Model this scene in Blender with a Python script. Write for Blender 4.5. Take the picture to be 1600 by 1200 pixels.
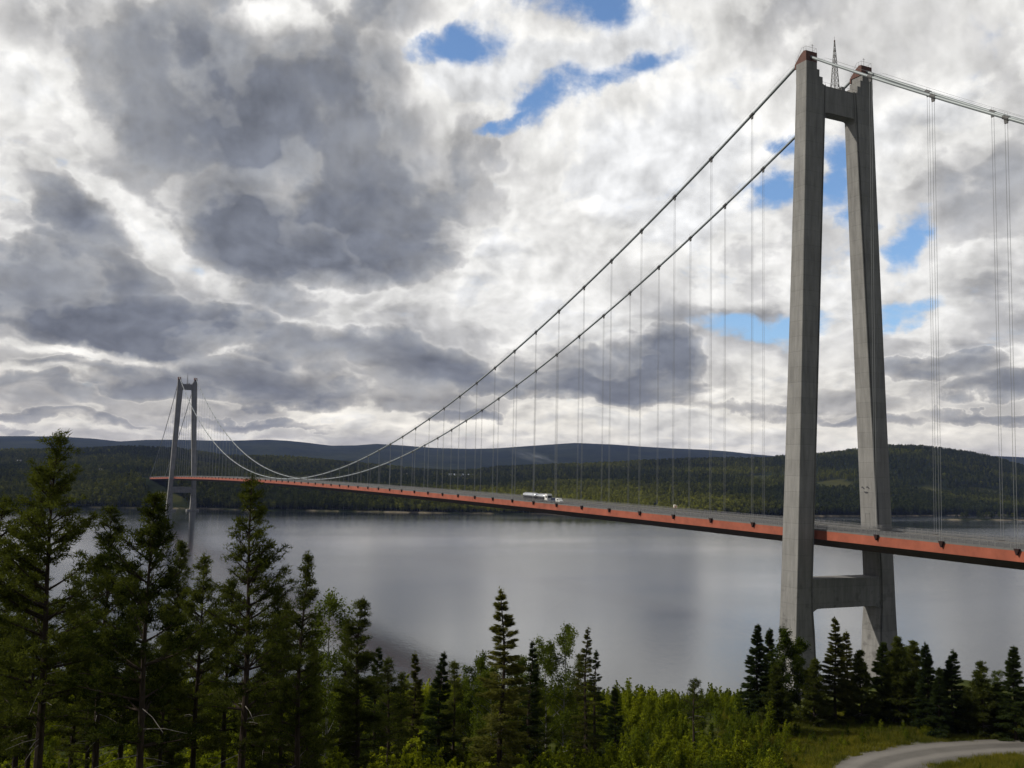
import bpy, bmesh, math, random
import numpy as np
from mathutils import Vector, Matrix, noise as mn
R = math.radians
scene = bpy.context.scene
for o in list(bpy.data.objects): bpy.data.objects.remove(o)

# ------------------------------------------------------------------ camera
# World axes: X runs along the bridge from the near tower (0) to the far tower
# (1210), Y is across the bridge, Z = 0 is the water.  Units are metres.
CAM = Vector((-212.3, 208.65, 59.05))
YAW, PITCH, ROLL, FPX = 2.03153, 0.08993, 0.02141, 1561.3
Fv = Vector((math.cos(PITCH)*math.sin(YAW), math.cos(PITCH)*math.cos(YAW), math.sin(PITCH)))
Rv0 = Vector((math.cos(YAW), -math.sin(YAW), 0)); Uv0 = Rv0.cross(Fv)
Rv = Rv0*math.cos(ROLL)+Uv0*math.sin(ROLL); Uv = -Rv0*math.sin(ROLL)+Uv0*math.cos(ROLL)
camd = bpy.data.cameras.new('camera'); camera = bpy.data.objects.new('camera', camd)
scene.collection.objects.link(camera); scene.camera = camera
camd.sensor_width = 36; camd.lens = 36*FPX/1600; camd.clip_start = 0.5; camd.clip_end = 60000
M = Matrix((Rv, Uv, -Fv)).transposed().to_4x4(); M.translation = CAM; camera.matrix_world = M

# ground axes looking the way the photographer looks
GF = Vector((math.sin(YAW), math.cos(YAW), 0)); GR = Vector((math.cos(YAW), -math.sin(YAW), 0))
def G(fw, rt, z=0.0): return Vector((CAM.x+GF.x*fw+GR.x*rt, CAM.y+GF.y*fw+GR.y*rt, z))
def to_fr(x, y):
    dx, dy = x-CAM.x, y-CAM.y
    return dx*GF.x+dy*GF.y, dx*GR.x+dy*GR.y
def direction(px, py):
    return (Fv + Rv*((px-800)/FPX) - Uv*((py-600)/FPX)).normalized()

# ------------------------------------------------------------------ sun and sky
SUN_DIR = Vector((0.33, 0.73, 0.58)).normalized()
SUN_EL = math.asin(SUN_DIR.z); SUN_AZ = math.atan2(SUN_DIR.x, SUN_DIR.y)
sund = bpy.data.lights.new('sun', 'SUN'); sund.energy = 3.3; sund.angle = R(1.5); sund.color = (1, .93, .82)
sun = bpy.data.objects.new('sun', sund); scene.collection.objects.link(sun)
sun.rotation_euler = (-SUN_DIR).to_track_quat('-Z', 'Y').to_euler(); sun.location = (0, 300, 500)
scene.view_settings.view_transform = 'Standard'; scene.view_settings.look = 'None'
scene.view_settings.exposure = 0; scene.view_settings.gamma = 1

class NT:
    """small helper to write node trees"""
    def __init__(s, tree): s.t = tree; s.n = tree.nodes; s.l = tree.links
    def put(s, sock, v):
        if isinstance(v, bpy.types.NodeSocket): s.l.new(v, sock)
        elif v is not None: sock.default_value = v
    def node(s, kind, **kw):
        n = s.n.new(kind)
        for k, v in kw.items(): setattr(n, k, v)
        return n
    def math(s, op, a, b=None, c=None, clamp=False):
        n = s.node('ShaderNodeMath', operation=op, use_clamp=clamp)
        s.put(n.inputs[0], a); s.put(n.inputs[1], b)
        if c is not None: s.put(n.inputs[2], c)
        return n.outputs[0]
    def vmath(s, op, a, b=None, scale=None):
        n = s.node('ShaderNodeVectorMath', operation=op)
        s.put(n.inputs[0], a)
        if b is not None: s.put(n.inputs[1], b)
        if scale is not None: s.put(n.inputs['Scale'], scale)
        return n.outputs['Value'] if op in ('DOT_PRODUCT', 'LENGTH') else n.outputs[0]
    def noise(s, vec, scale, detail=4, rough=.5, out='Fac', lac=2.0, dist=0.0):
        n = s.node('ShaderNodeTexNoise'); s.put(n.inputs['Vector'], vec)
        n.inputs['Scale'].default_value = scale; n.inputs['Detail'].default_value = detail
        n.inputs['Roughness'].default_value = rough; n.inputs['Lacunarity'].default_value = lac
        n.inputs['Distortion'].default_value = dist
        return n.outputs[out]
    def maprange(s, v, a, b, c=0., d=1., kind='SMOOTHSTEP'):
        n = s.node('ShaderNodeMapRange', interpolation_type=kind)
        s.put(n.inputs[0], v)
        for i, q in enumerate((a, b, c, d)): s.put(n.inputs[i+1], q)
        return n.outputs[0]
    def ramp(s, v, stops, interp='LINEAR'):
        n = s.node('ShaderNodeValToRGB'); cr = n.color_ramp; cr.interpolation = interp
        while len(cr.elements) < len(stops): cr.elements.new(.5)
        for e, (p, c) in zip(cr.elements, stops):
            e.position = p; e.color = (*c, 1) if len(c) == 3 else c
        s.put(n.inputs[0], v); return n.outputs[0]
    def mix(s, f, a, b, mode='MIX'):
        n = s.node('ShaderNodeMix', data_type='RGBA', blend_type=mode)
        s.put(n.inputs[0], f)
        for i, v in ((6, a), (7, b)):
            if isinstance(v, tuple) and len(v) == 3: v = (*v, 1)
            s.put(n.inputs[i], v)
        return n.outputs[2]
    def comb(s, x, y, z):
        n = s.node('ShaderNodeCombineXYZ')
        for i, v in enumerate((x, y, z)): s.put(n.inputs[i], v)
        return n.outputs[0]

# Cloud masses: where the cover is thicker (dark undersides, +) or thinner (bright, -).
# each by the direction it is seen in: (x, y, radius x, radius y, tilt deg, amount)
CLOUDS = [
 (260,330,520,420,0,.15), (420,60,380,110,0,.06), (520,260,260,220,0,.05),
 (560,350,200,90,0,.14), (590,400,160,40,3,.16), (420,405,150,30,0,.10), (240,525,220,30,2,.12), (60,485,150,30,0,.12), (960,622,150,26,3,.24), (965,585,130,55,0,.22), (1025,560,60,44,0,.16),
 (70,440,170,75,-8,.10),(90,330,100,40,30,.06),(420,480,160,60,0,.08),(90,640,200,30,0,.10),
 (350,600,200,40,0,.12),(60,610,120,26,0,.10),(640,540,140,60,0,.12),(770,590,120,30,5,.10),(240,560,160,30,0,.08),(600,480,90,40,0,.06),
 (1090,490,130,16,-5,.14),(1545,290,110,100,0,.20),(1590,90,90,60,0,.10),(1420,560,120,40,0,.12),(1560,610,120,50,0,.12),(1320,630,110,25,0,.10),(1560,420,100,50,0,.12),
 (1150,420,120,30,0,.10),(1190,20,150,40,0,.08),(1100,600,90,20,0,.06),(1200,650,60,16,0,.08),
 (20,140,100,70,0,-.20),(20,285,70,40,30,-.26),(130,215,70,26,35,-.18),(200,355,80,34,30,-.26),(440,36,70,28,0,-.20),(290,20,80,30,0,-.08),
 (330,452,80,22,25,-.20),(150,548,140,13,0,-.34),(50,592,100,12,0,-.30),(470,512,70,14,10,-.16),(250,290,60,50,0,-.08),
 (570,500,70,24,0,-.16),(950,330,220,130,-20,-.20),(1080,200,220,130,0,-.16),(760,420,80,60,0,-.20),(720,330,40,60,20,-.06),
 (1000,80,160,50,-10,-.24),(830,135,200,40,-12,-.26),(1130,330,110,90,0,-.12),(690,130,50,36,0,-.26),
 (1190,575,60,36,0,-.20),(640,662,260,20,3,-.24),(350,655,90,12,3,-.20),(160,668,110,10,3,-.20),(880,670,150,18,3,-.18),(1100,670,160,24,3,-.18),
 (1450,200,130,70,0,-.14),(1450,680,160,18,3,-.14),(1310,470,50,40,0,-.18),(1440,640,60,20,0,-.12),(1310,560,60,50,0,-.10),(1480,500,60,30,0,-.10),
]
# nearer cloud bodies with an edge of their own: (x, y, radius x, radius y, tilt)
BODIES = [
 (540,200,190,200,0), (600,320,170,120,0), (470,370,220,75,0), (300,180,200,150,0), (660,250,90,130,0),
 (50,440,160,60,-6), (210,500,220,44,2), (100,330,120,40,25),
 (440,590,270,36,2), (590,560,190,44,4), (180,590,150,22,0), (760,600,110,20,4),
 (430,652,130,9,1), (60,655,150,11,0), (700,650,60,9,0), (1160,640,110,11,0), (1380,655,80,9,0), (1540,648,90,11,0),
 (640,30,150,50,-12),
 (960,600,150,42,3), (1005,565,80,52,0), (870,565,100,40,0), (1060,622,60,16,12),
 (1440,572,120,22,0), (1580,600,90,22,0),
]
# gaps where the blue shows
GAPS = [
 (715,92,125,36,-10), (905,10,115,44,8), (860,170,110,34,-25), (965,128,140,24,-18), (780,205,60,15,-20),
 (1213,303,42,36,0), (1235,235,40,20,0), (1302,290,34,85,8), (1150,512,120,24,2), (1230,500,70,28,0), (1412,395,40,46,20), (1405,482,66,22,-10),
 (1325,370,40,50,0),
]
world = bpy.data.worlds.new('World'); world.cycles.sampling_method = 'MANUAL'; world.cycles.sample_map_resolution = 512; scene.world = world; world.use_nodes = True
w = NT(world.node_tree); w.n.clear()
tc = w.node('ShaderNodeTexCoord').outputs['Generated']
d = w.vmath('NORMALIZE', tc)
sepd = w.node('ShaderNodeSeparateXYZ'); w.l.new(d, sepd.inputs[0]); dz = sepd.outputs[2]
az = w.math('ARCTAN2', w.vmath('DOT_PRODUCT', d, tuple(GR)), w.vmath('DOT_PRODUCT', d, tuple(GF)))
el = w.math('ARCSINE', w.math('ABSOLUTE', dz))
ae = w.comb(az, el, 0.0)
def AE(px, py):
    v = direction(px, py); return math.atan2(v.dot(GR), v.dot(GF)), math.asin(v.z)
# perspective of a flat cloud deck overhead, for the smaller puffs towards the horizon
inv = w.math('DIVIDE', 1.0, w.math('ADD', w.math('ABSOLUTE', dz), 0.16))
deck = w.vmath('SCALE', w.comb(sepd.outputs[0], sepd.outputs[1], 0.35), scale=inv)
# domain warp in two sizes
w1 = w.vmath('SUBTRACT', w.noise(deck, 1.3, 3, .5, 'Color'), (.5, .5, .5))
w2 = w.vmath('SUBTRACT', w.noise(ae, 16, 5, .6, 'Color'), (.5, .5, .5))
wp = w.vmath('ADD', w.vmath('ADD', ae, w.vmath('MULTIPLY', w1, (.10, .06, 0))), w.vmath('MULTIPLY', w2, (.075, .05, 0)))
S = 1/FPX
swp = w.node('ShaderNodeSeparateXYZ'); w.l.new(wp, swp.inputs[0])
def blob(acc, x, y, rx, ry, rot, amp, inner=.1):
    # acc (the sum so far) rides along in z, scaled away, so the masses are evaluated one after another
    a0, e0 = AE(x, y)
    mp = w.node('ShaderNodeMapping', vector_type='TEXTURE')
    mp.inputs['Location'].default_value = (a0, e0, 0); mp.inputs['Rotation'].default_value = (0, 0, -R(rot+1.2))
    mp.inputs['Scale'].default_value = (rx*S*1.4, ry*S*1.4, 1e6); w.l.new(w.comb(swp.outputs[0], swp.outputs[1], acc), mp.inputs[0])
    return w.maprange(w.vmath('LENGTH', mp.outputs[0]), 1.0, inner, 0, amp)
# cloud structure: soft large masses, round puffs, and fine curls
puffv = w.comb(az, w.math('MULTIPLY', w.math('LOGARITHM', w.math('ADD', el, .17), math.e), .5), 0.0)
puffv = w.vmath('ADD', puffv, w.vmath('SCALE', w1, scale=.05))
def vor(vec, scale, detail, rough):
    n = w.node('ShaderNodeTexVoronoi', feature='SMOOTH_F1', voronoi_dimensions='2D', normalize=True)
    w.put(n.inputs['Vector'], vec); n.inputs['Scale'].default_value = scale
    n.inputs['Detail'].default_value = detail; n.inputs['Roughness'].default_value = rough; n.inputs['Smoothness'].default_value = .35
    return n.outputs['Distance']
pv2 = w.vmath('ADD', puffv, w.vmath('MULTIPLY', w2, (.022, .022, 0)))
vB = w.math('SUBTRACT', .42, vor(pv2, 11, 3, .6))
vB2 = w.math('SUBTRACT', .42, vor(w.vmath('ADD', pv2, (.007, -.014, 0)), 11, 3, .6))
nA = w.noise(puffv, 4.5, 4, .5)
nB = w.noise(puffv, 9, 8, .56)
nB2 = w.noise(w.vmath('ADD', puffv, (.007, -.011, 0)), 9, 8, .56)
edge = w.math('MULTIPLY_ADD', w.math('SUBTRACT', nB, .5), 1.1, w.math('MULTIPLY', vB, .9))
tau = w.math('ADD', 0.0, .40)
back = w.maprange(w.vmath('DOT_PRODUCT', d, tuple(GF)), .62, -.2, 0, .42)      # unseen thicker cloud, added behind the camera to dim shaded faces
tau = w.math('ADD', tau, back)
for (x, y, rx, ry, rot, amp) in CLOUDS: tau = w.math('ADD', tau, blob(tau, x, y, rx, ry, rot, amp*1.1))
body = w.math('MULTIPLY', tau, 1e-6)
for (x, y, rx, ry, rot) in BODIES: body = w.math('MAXIMUM', body, blob(body, x, y, rx, ry, rot, 1.0, .25))
bf = w.math('ADD', body, edge)
front = w.math('MULTIPLY_ADD', w.maprange(bf, .34, .60, 0, 1), .38, w.maprange(bf, .40, 1.15, 0, .62))
rim = w.math('MULTIPLY', w.maprange(bf, .22, .38, 0, 1), w.maprange(bf, .50, .38, 0, 1))
tau = w.math('MULTIPLY_ADD', w.math('SUBTRACT', nA, .5), .80, tau)
tau = w.math('MULTIPLY_ADD', w.math('SUBTRACT', nB, .5), .34, tau)
tau = w.math('MULTIPLY_ADD', vB, .26, tau)
tau = w.math('MULTIPLY_ADD', front, .17, tau)
tau = w.math('MULTIPLY_ADD', w.math('MULTIPLY', front, body), .10, tau)
tau = w.math('MULTIPLY_ADD', rim, -.06, tau)
# smaller puffs stacked inside the cover, each with a bright brim
bp = w.math('MULTIPLY_ADD', vB, .55, w.noise(w.vmath('MULTIPLY', puffv, (1, 1.3, 1)), 6.5, 8, .55))
p2 = w.maprange(bp, .50, .60, 0, 1)
brim = w.math('MULTIPLY', w.maprange(bp, .42, .50, 0, 1), w.maprange(bp, .56, .50, 0, 1))
tau = w.math('MULTIPLY_ADD', p2, .10, w.math('SUBTRACT', tau, .04))
tau = w.math('MULTIPLY_ADD', brim, -.07, tau)
tau = w.math('MAXIMUM', tau, .16)
gap = w.math('MULTIPLY', tau, 1e-6)
for (x, y, rx, ry, rot) in GAPS: gap = w.math('MAXIMUM', gap, blob(gap, x, y, rx, ry, rot, 1.0, .15))
gn = w.noise(w.vmath('MULTIPLY', puffv, (1, 1.5, 1)), 14, 8, .62)
gap = w.math('MULTIPLY_ADD', w.math('SUBTRACT', gn, .5), 2.3, w.math('SUBTRACT', gap, w.math('MULTIPLY', front, .5)))
cover = w.maprange(gap, 1.05, .20, 0, 1)
K = 10.0                      # background strength is 0.1
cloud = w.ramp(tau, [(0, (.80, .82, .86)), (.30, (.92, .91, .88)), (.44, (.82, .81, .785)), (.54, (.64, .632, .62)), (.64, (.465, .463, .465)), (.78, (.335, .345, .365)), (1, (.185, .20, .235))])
relief = w.math('MULTIPLY_ADD', w.math('SUBTRACT', nB, nB2), 1.9, w.math('MULTIPLY_ADD', w.math('SUBTRACT', vB, vB2), 1.3, 1.0))
cloud = w.vmath('SCALE', cloud, scale=w.maprange(relief, .62, 1.38, .62, 1.38, 'LINEAR'))
# warm, paler air low down
low = w.maprange(el, .16, .0, 0, 1)
cloud = w.mix(w.math('MULTIPLY', low, .6), cloud, w.vmath('MULTIPLY', cloud, (1.12, 1.02, .80)))
cloud = w.vmath('SCALE', cloud, scale=K)
sky = w.node('ShaderNodeTexSky', sky_type='NISHITA'); sky.sun_disc = False
sky.sun_elevation = SUN_EL; sky.sun_rotation = SUN_AZ; sky.altitude = 60; sky.air_density = 1.0; sky.dust_density = .6; sky.ozone_density = 2.2
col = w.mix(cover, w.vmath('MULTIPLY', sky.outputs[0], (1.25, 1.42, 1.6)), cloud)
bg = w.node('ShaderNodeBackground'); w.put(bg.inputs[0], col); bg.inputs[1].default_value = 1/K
wo = w.node('ShaderNodeOutputWorld'); w.l.new(bg.outputs[0], wo.inputs[0])
scene.render.engine = 'CYCLES'
scene.cycles.use_denoising = True
random.seed(7); rng = np.random.default_rng(7)
# ------------------------------------------------------------------ helpers
def tag(o, label=None, cat=None, group=None, kind=None):
    if label: o['label'] = label
    if cat: o['category'] = cat
    if group: o['group'] = group
    if kind: o['kind'] = kind
    return o
def link(o, parent=None):
    scene.collection.objects.link(o)
    if parent is not None: o.parent = parent
    return o
def empty(name, loc, rz=0.0):
    o = bpy.data.objects.new(name, None); o.location = loc; o.rotation_euler = (0, 0, rz); o.empty_display_size = .5
    return link(o)
def np_mesh(name, verts, faces, mats=(), mat_idx=None, smooth=False):
    """faces: (n,3) or (n,4) array, or a list of such arrays"""
    if not isinstance(faces, list): faces = [faces]
    faces = [np.asarray(f, np.int64) for f in faces if len(f)]
    me = bpy.data.meshes.new(name); v = np.asarray(verts, np.float32)
    me.vertices.add(len(v)); me.vertices.foreach_set('co', v.ravel())
    loops = np.concatenate([f.ravel() for f in faces]); sizes = np.concatenate([np.full(len(f), f.shape[1]) for f in faces])
    starts = np.concatenate([[0], np.cumsum(sizes)[:-1]])
    me.loops.add(len(loops)); me.loops.foreach_set('vertex_index', loops.astype(np.int32))
    me.polygons.add(len(sizes)); me.polygons.foreach_set('loop_start', starts.astype(np.int32))
    for m in mats: me.materials.append(m)
    if mat_idx is not None: me.polygons.foreach_set('material_index', np.asarray(mat_idx, np.int32))
    me.polygons.foreach_set('use_smooth', np.full(len(sizes), bool(smooth)))
    me.update(calc_edges=True); me.validate()
    return me
class MB:
    """collects boxes, prisms, bars and tubes into one mesh"""
    def __init__(s): s.v = []; s.f = []; s.m = []
    def add(s, verts, faces, m=0):
        o = len(s.v); s.v += [tuple(p) for p in verts]; s.f += [tuple(i+o for i in f) for f in faces]; s.m += [m]*len(faces)
    def box(s, x0, x1, y0, y1, z0, z1, m=0):
        s.add([(x0,y0,z0),(x1,y0,z0),(x1,y1,z0),(x0,y1,z0),(x0,y0,z1),(x1,y0,z1),(x1,y1,z1),(x0,y1,z1)],
              [(3,2,1,0),(4,5,6,7),(0,1,5,4),(1,2,6,5),(2,3,7,6),(3,0,4,7)], m)
    def loft(s, rings, m=0, caps=True, closed=True):
        n = len(rings[0]); o = len(s.v)
        for r in rings: s.v += [tuple(p) for p in r]
        for i in range(len(rings)-1):
            for j in range(n if closed else n-1):
                a = o+i*n+j; b = o+i*n+(j+1) % n
                s.f.append((a, b, b+n, a+n)); s.m.append(m)
        if caps and closed:
            s.f.append(tuple(o+j for j in reversed(range(n)))); s.m.append(m)
            s.f.append(tuple(o+(len(rings)-1)*n+j for j in range(n))); s.m.append(m)
    def tube(s, pts, r, n=6, m=0):
        pts = [Vector(p) for p in pts]; rs = r if hasattr(r, '__len__') else [r]*len(pts)
        rings = []
        for i, p in enumerate(pts):
            d = (pts[min(i+1, len(pts)-1)]-pts[max(i-1, 0)]).normalized()
            a = d.cross(Vector((0, 0, 1)) if abs(d.z) < .95 else Vector((1, 0, 0))).normalized(); b = d.cross(a)
            rings.append([p+a*rs[i]*math.cos(k*2*math.pi/n)+b*rs[i]*math.sin(k*2*math.pi/n) for k in range(n)])
        s.loft(rings, m)
    def bar(s, a, b, w, m=0): s.tube([a, b], w, 4, m)
    def build(s, name, mats, parent=None, smooth=False, loc=None, rz=0.0):
        me = bpy.data.meshes.new(name); me.from_pydata(s.v, [], s.f)
        for q in (mats if isinstance(mats, (list, tuple)) else [mats]): me.materials.append(q)
        me.polygons.foreach_set('material_index', s.m)
        me.polygons.foreach_set('use_smooth', [bool(smooth)]*len(s.f))
        bm = bmesh.new(); bm.from_mesh(me); bmesh.ops.recalc_face_normals(bm, faces=bm.faces); bm.to_mesh(me); bm.free()
        o = bpy.data.objects.new(name, me)
        if loc is not None: o.location = loc
        o.rotation_euler = (0, 0, rz)
        return link(o, parent)

# ------------------------------------------------------------------ materials
def new_mat(name):
    m = bpy.data.materials.new(name); m.use_nodes = True; t = NT(m.node_tree); t.n.clear()
    out = t.node('ShaderNodeOutputMaterial'); return m, t, out
def principled(name, colour, rough=.7, metal=0.0, noise_scale=None, noise_amt=.15, spec=.3, bump=0.0, coord='Object'):
    m, t, out = new_mat(name); b = t.node('ShaderNodeBsdfPrincipled')
    b.inputs['Roughness'].default_value = rough; b.inputs['Metallic'].default_value = metal; b.inputs['Specular IOR Level'].default_value = spec
    if noise_scale:
        co = t.node('ShaderNodeTexCoord').outputs[coord]; n = t.noise(co, noise_scale, 5, .6)
        f = t.maprange(n, .25, .75, 1-noise_amt, 1+noise_amt, 'LINEAR')
        t.put(b.inputs['Base Color'], t.vmath('SCALE', tuple(colour), scale=f))
        if bump:
            bn = t.node('ShaderNodeBump'); bn.inputs['Strength'].default_value = bump; t.put(bn.inputs['Height'], n); t.l.new(bn.outputs[0], b.inputs['Normal'])
    else: b.inputs['Base Color'].default_value = (*colour, 1)
    t.l.new(b.outputs[0], out.inputs[0]); return m

def concrete_mat():
    m, t, out = new_mat('tower_concrete'); b = t.node('ShaderNodeBsdfPrincipled'); b.inputs['Roughness'].default_value = .9; b.inputs['Specular IOR Level'].default_value = .15
    g = t.node('ShaderNodeNewGeometry').outputs['Position']; sp = t.node('ShaderNodeSeparateXYZ'); t.l.new(g, sp.inputs[0])
    z = sp.outputs[2]
    lift = t.math('DIVIDE', z, 4.3); fr = t.math('FRACT', lift)
    joint = t.math('MULTIPLY', t.maprange(fr, 0, .035, .0, 1.), t.maprange(fr, 1., .965, .0, 1.))
    cell = t.node('ShaderNodeTexWhiteNoise', noise_dimensions='1D'); t.put(cell.inputs['W'], t.math('FLOOR', lift))
    n1 = t.noise(g, .12, 6, .6); n2 = t.noise(t.vmath('MULTIPLY', g, (1, 1, .12)), .9, 5, .6); n3 = t.noise(g, 3.0, 4, .6)
    v = t.math('MULTIPLY_ADD', t.math('SUBTRACT', cell.outputs['Value'], .5), .11, 1.0)
    v = t.math('MULTIPLY_ADD', t.math('SUBTRACT', n1, .5), .45, v)
    v = t.math('MULTIPLY_ADD', t.math('SUBTRACT', n2, .5), .95, v)
    v = t.math('MULTIPLY_ADD', t.math('SUBTRACT', n3, .5), .15, v)
    v = t.math('MULTIPLY', v, t.math('MULTIPLY_ADD', joint, .15, .85))
    # darker damp blotches near the foot
    st = t.math('MULTIPLY', t.maprange(t.noise(g, .35, 5, .65), .52, .66), t.maprange(z, 38, 24, 0, .3))
    v = t.math('MULTIPLY', v, t.math('SUBTRACT', 1., st))
    col = t.vmath('SCALE', (.230, .227, .219), scale=v)
    t.put(b.inputs['Base Color'], col); bn = t.node('ShaderNodeBump'); bn.inputs['Strength'].default_value = .3; bn.inputs['Distance'].default_value = .1
    t.put(bn.inputs['Height'], t.math('ADD', n3, joint)); t.l.new(bn.outputs[0], b.inputs['Normal'])
    t.l.new(b.outputs[0], out.inputs[0]); return m
def leaf_mat(name, dark, light, trans=.35, scale=1.2, inst=False, young=(2.1, 1.7, 1.1)):
    m, t, out = new_mat(name)
    co = t.node('ShaderNodeTexCoord').outputs['Object']; n = t.noise(co, scale, 4, .6)
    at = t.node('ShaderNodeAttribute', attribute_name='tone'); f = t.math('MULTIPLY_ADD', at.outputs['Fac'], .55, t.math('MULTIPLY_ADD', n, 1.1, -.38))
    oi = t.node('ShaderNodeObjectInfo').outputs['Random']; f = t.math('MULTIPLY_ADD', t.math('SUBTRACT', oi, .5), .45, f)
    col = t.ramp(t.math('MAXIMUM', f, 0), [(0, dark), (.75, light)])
    if inst:
        a2 = t.node('ShaderNodeAttribute', attribute_name='tint', attribute_type='INSTANCER')
        col = t.mix(a2.outputs['Fac'], col, t.vmath('MULTIPLY', col, young))
    d1 = t.node('ShaderNodeBsdfDiffuse'); t.put(d1.inputs[0], col); d2 = t.node('ShaderNodeBsdfTranslucent'); t.put(d2.inputs[0], t.vmath('MULTIPLY', col, (1.25, 1.25, .6)))
    mx = t.node('ShaderNodeMixShader'); mx.inputs[0].default_value = trans; t.l.new(d1.outputs[0], mx.inputs[1]); t.l.new(d2.outputs[0], mx.inputs[2])
    t.l.new(mx.outputs[0], out.inputs[0]); return m
def bark_mat(name, c1, c2):
    m, t, out = new_mat(name); b = t.node('ShaderNodeBsdfPrincipled'); b.inputs['Roughness'].default_value = .95; b.inputs['Specular IOR Level'].default_value = .1
    co = t.node('ShaderNodeTexCoord').outputs['Object']; n = t.noise(t.vmath('MULTIPLY', co, (6, 6, 1.5)), 1.5, 5, .7)
    t.put(b.inputs['Base Color'], t.ramp(n, [(.3, c1), (.7, c2)])); t.l.new(b.outputs[0], out.inputs[0]); return m
MAT = dict(
 concrete=concrete_mat(),
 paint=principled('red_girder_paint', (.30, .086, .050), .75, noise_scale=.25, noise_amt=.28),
 underside_shade=principled('girder_underside_painted_shade', (.085, .062, .05), .85, noise_scale=.3, noise_amt=.2),  # girder paint greyed and darkened, shade under the girder put into the colour
 rustred=principled('rust_red_steel', (.13, .068, .055), .85, noise_scale=.8, noise_amt=.2),
 cable=principled('pale_cable_paint', (.27, .30, .31), .45, metal=.2, noise_scale=.2, noise_amt=.08),
 hanger=principled('galvanised_rope', (.27, .28, .28), .5, metal=.3),
 clamp=principled('dark_clamp_steel', (.10, .10, .10), .6),
 anchor=principled('dark_red_anchor', (.026, .010, .008), .8),
 rail=principled('galvanised_railing', (.20, .20, .20), .6, metal=.3),
 asphalt=principled('asphalt', (.055, .055, .058), .9, noise_scale=.8, noise_amt=.2),
 kerb=principled('grey_edge_beam', (.15, .148, .142), .85, noise_scale=.5, noise_amt=.15),
 marking=principled('white_marking', (.7, .7, .68), .8),
 white=principled('white_paint', (.78, .78, .75), .4),
 steel=principled('polished_tank_steel', (.75, .76, .77), .22, metal=1.0),
 glass=principled('dark_window_glass', (.02, .025, .03), .12, spec=.6),
 tyre=principled('black_rubber', (.02, .02, .02), .9),
 navy=principled('dark_blue_car_paint', (.03, .045, .09), .3, spec=.5),
 chassis=principled('dark_chassis', (.045, .045, .05), .7),
 mast=principled('grey_lattice_steel', (.22, .22, .21), .6),
 sign=principled('white_sign_face', (.85, .82, .72), .3, spec=.6),
 signred=principled('orange_sign_edge', (.6, .2, .04), .5),
 pine=leaf_mat('pine_needles', (.013, .021, .006), (.088, .102, .024), .38),
 spruce=leaf_mat('spruce_needles', (.010, .018, .007), (.045, .062, .017), .25),
 olive=leaf_mat('bronze_green_needles', (.035, .042, .010), (.135, .135, .032), .35),
 birch=leaf_mat('birch_leaves', (.022, .036, .006), (.100, .128, .020), .42),
 sapl=leaf_mat('young_leaves', (.024, .042, .006), (.135, .175, .020), .45, inst=True, young=(2.4, 2.0, 1.1)),
 farf=leaf_mat('far_forest_foliage', (.016, .024, .010), (.074, .090, .026), .1, inst=True, young=(4.0, 3.3, 1.6)),
 bark=bark_mat('dark_pine_bark', (.020, .015, .011), (.065, .05, .04)),
 deadwood=bark_mat('bleached_dead_branch', (.12, .11, .10), (.30, .28, .25)),
 barkb=bark_mat('birch_bark', (.10, .095, .09), (.38, .37, .35)),
)

# ------------------------------------------------------------------ terrain
FW_K = [-400,-150,-40,-5,3,12,35,60,92,125,150,200,235,262,330,420]
Z_K  = [120, 76, 62, 57.6,57.3,54,46,38.2,31.3,30.2,25.5,10.5,0.3,-6,-20,-22]
def near_base(fw):
    return (np.interp(fw-5, FW_K, Z_K)+np.interp(fw, FW_K, Z_K)*2+np.interp(fw+5, FW_K, Z_K))/4
def sstep(a, b, x): u = min(1, max(0, (x-a)/(b-a))); return u*u*(3-2*u)
def near_z(fw, rt):
    sh = 48*math.exp(-((rt-88)/30)**2) - 16*sstep(110, 150, rt) + 10*mn.noise(Vector((rt*.02, 3.1, 0))) + 12*mn.noise(Vector((rt*.007, 9.1, 0)))
    z = float(near_base(fw - sh*sstep(130, 235, fw)))
    amp = .9*sstep(2, 30, abs(fw))*(1-.75*sstep(60, 88, fw)*(1-sstep(125, 150, fw))*sstep(12, 24, rt))
    z += amp*(mn.noise(Vector((fw*.05, rt*.05, 1.7)))*1.1 + mn.noise(Vector((fw*.16, rt*.16, 5.7)))*.45)
    if fw > 330: z = min(z, -6)
    return z
def near_zxy(x, y):
    fw, rt = to_fr(x, y); z = near_z(fw, rt)
    if -300 < x < -20 and abs(y) < 22:           # the cutting under the approach span
        z = min(z, 38.5)
    return z
def grid_mesh(name, us, vs, fn, mats, smooth=True):
    V = np.array([fn(u, v) for u in us for v in vs], np.float32); n = len(vs)
    i, j = np.meshgrid(np.arange(len(us)-1), np.arange(n-1), indexing='ij'); a = (i*n+j).ravel()
    F = np.stack([a, a+n, a+n+1, a+1], 1)
    return np_mesh(name, V, F, mats, smooth=smooth)
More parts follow.
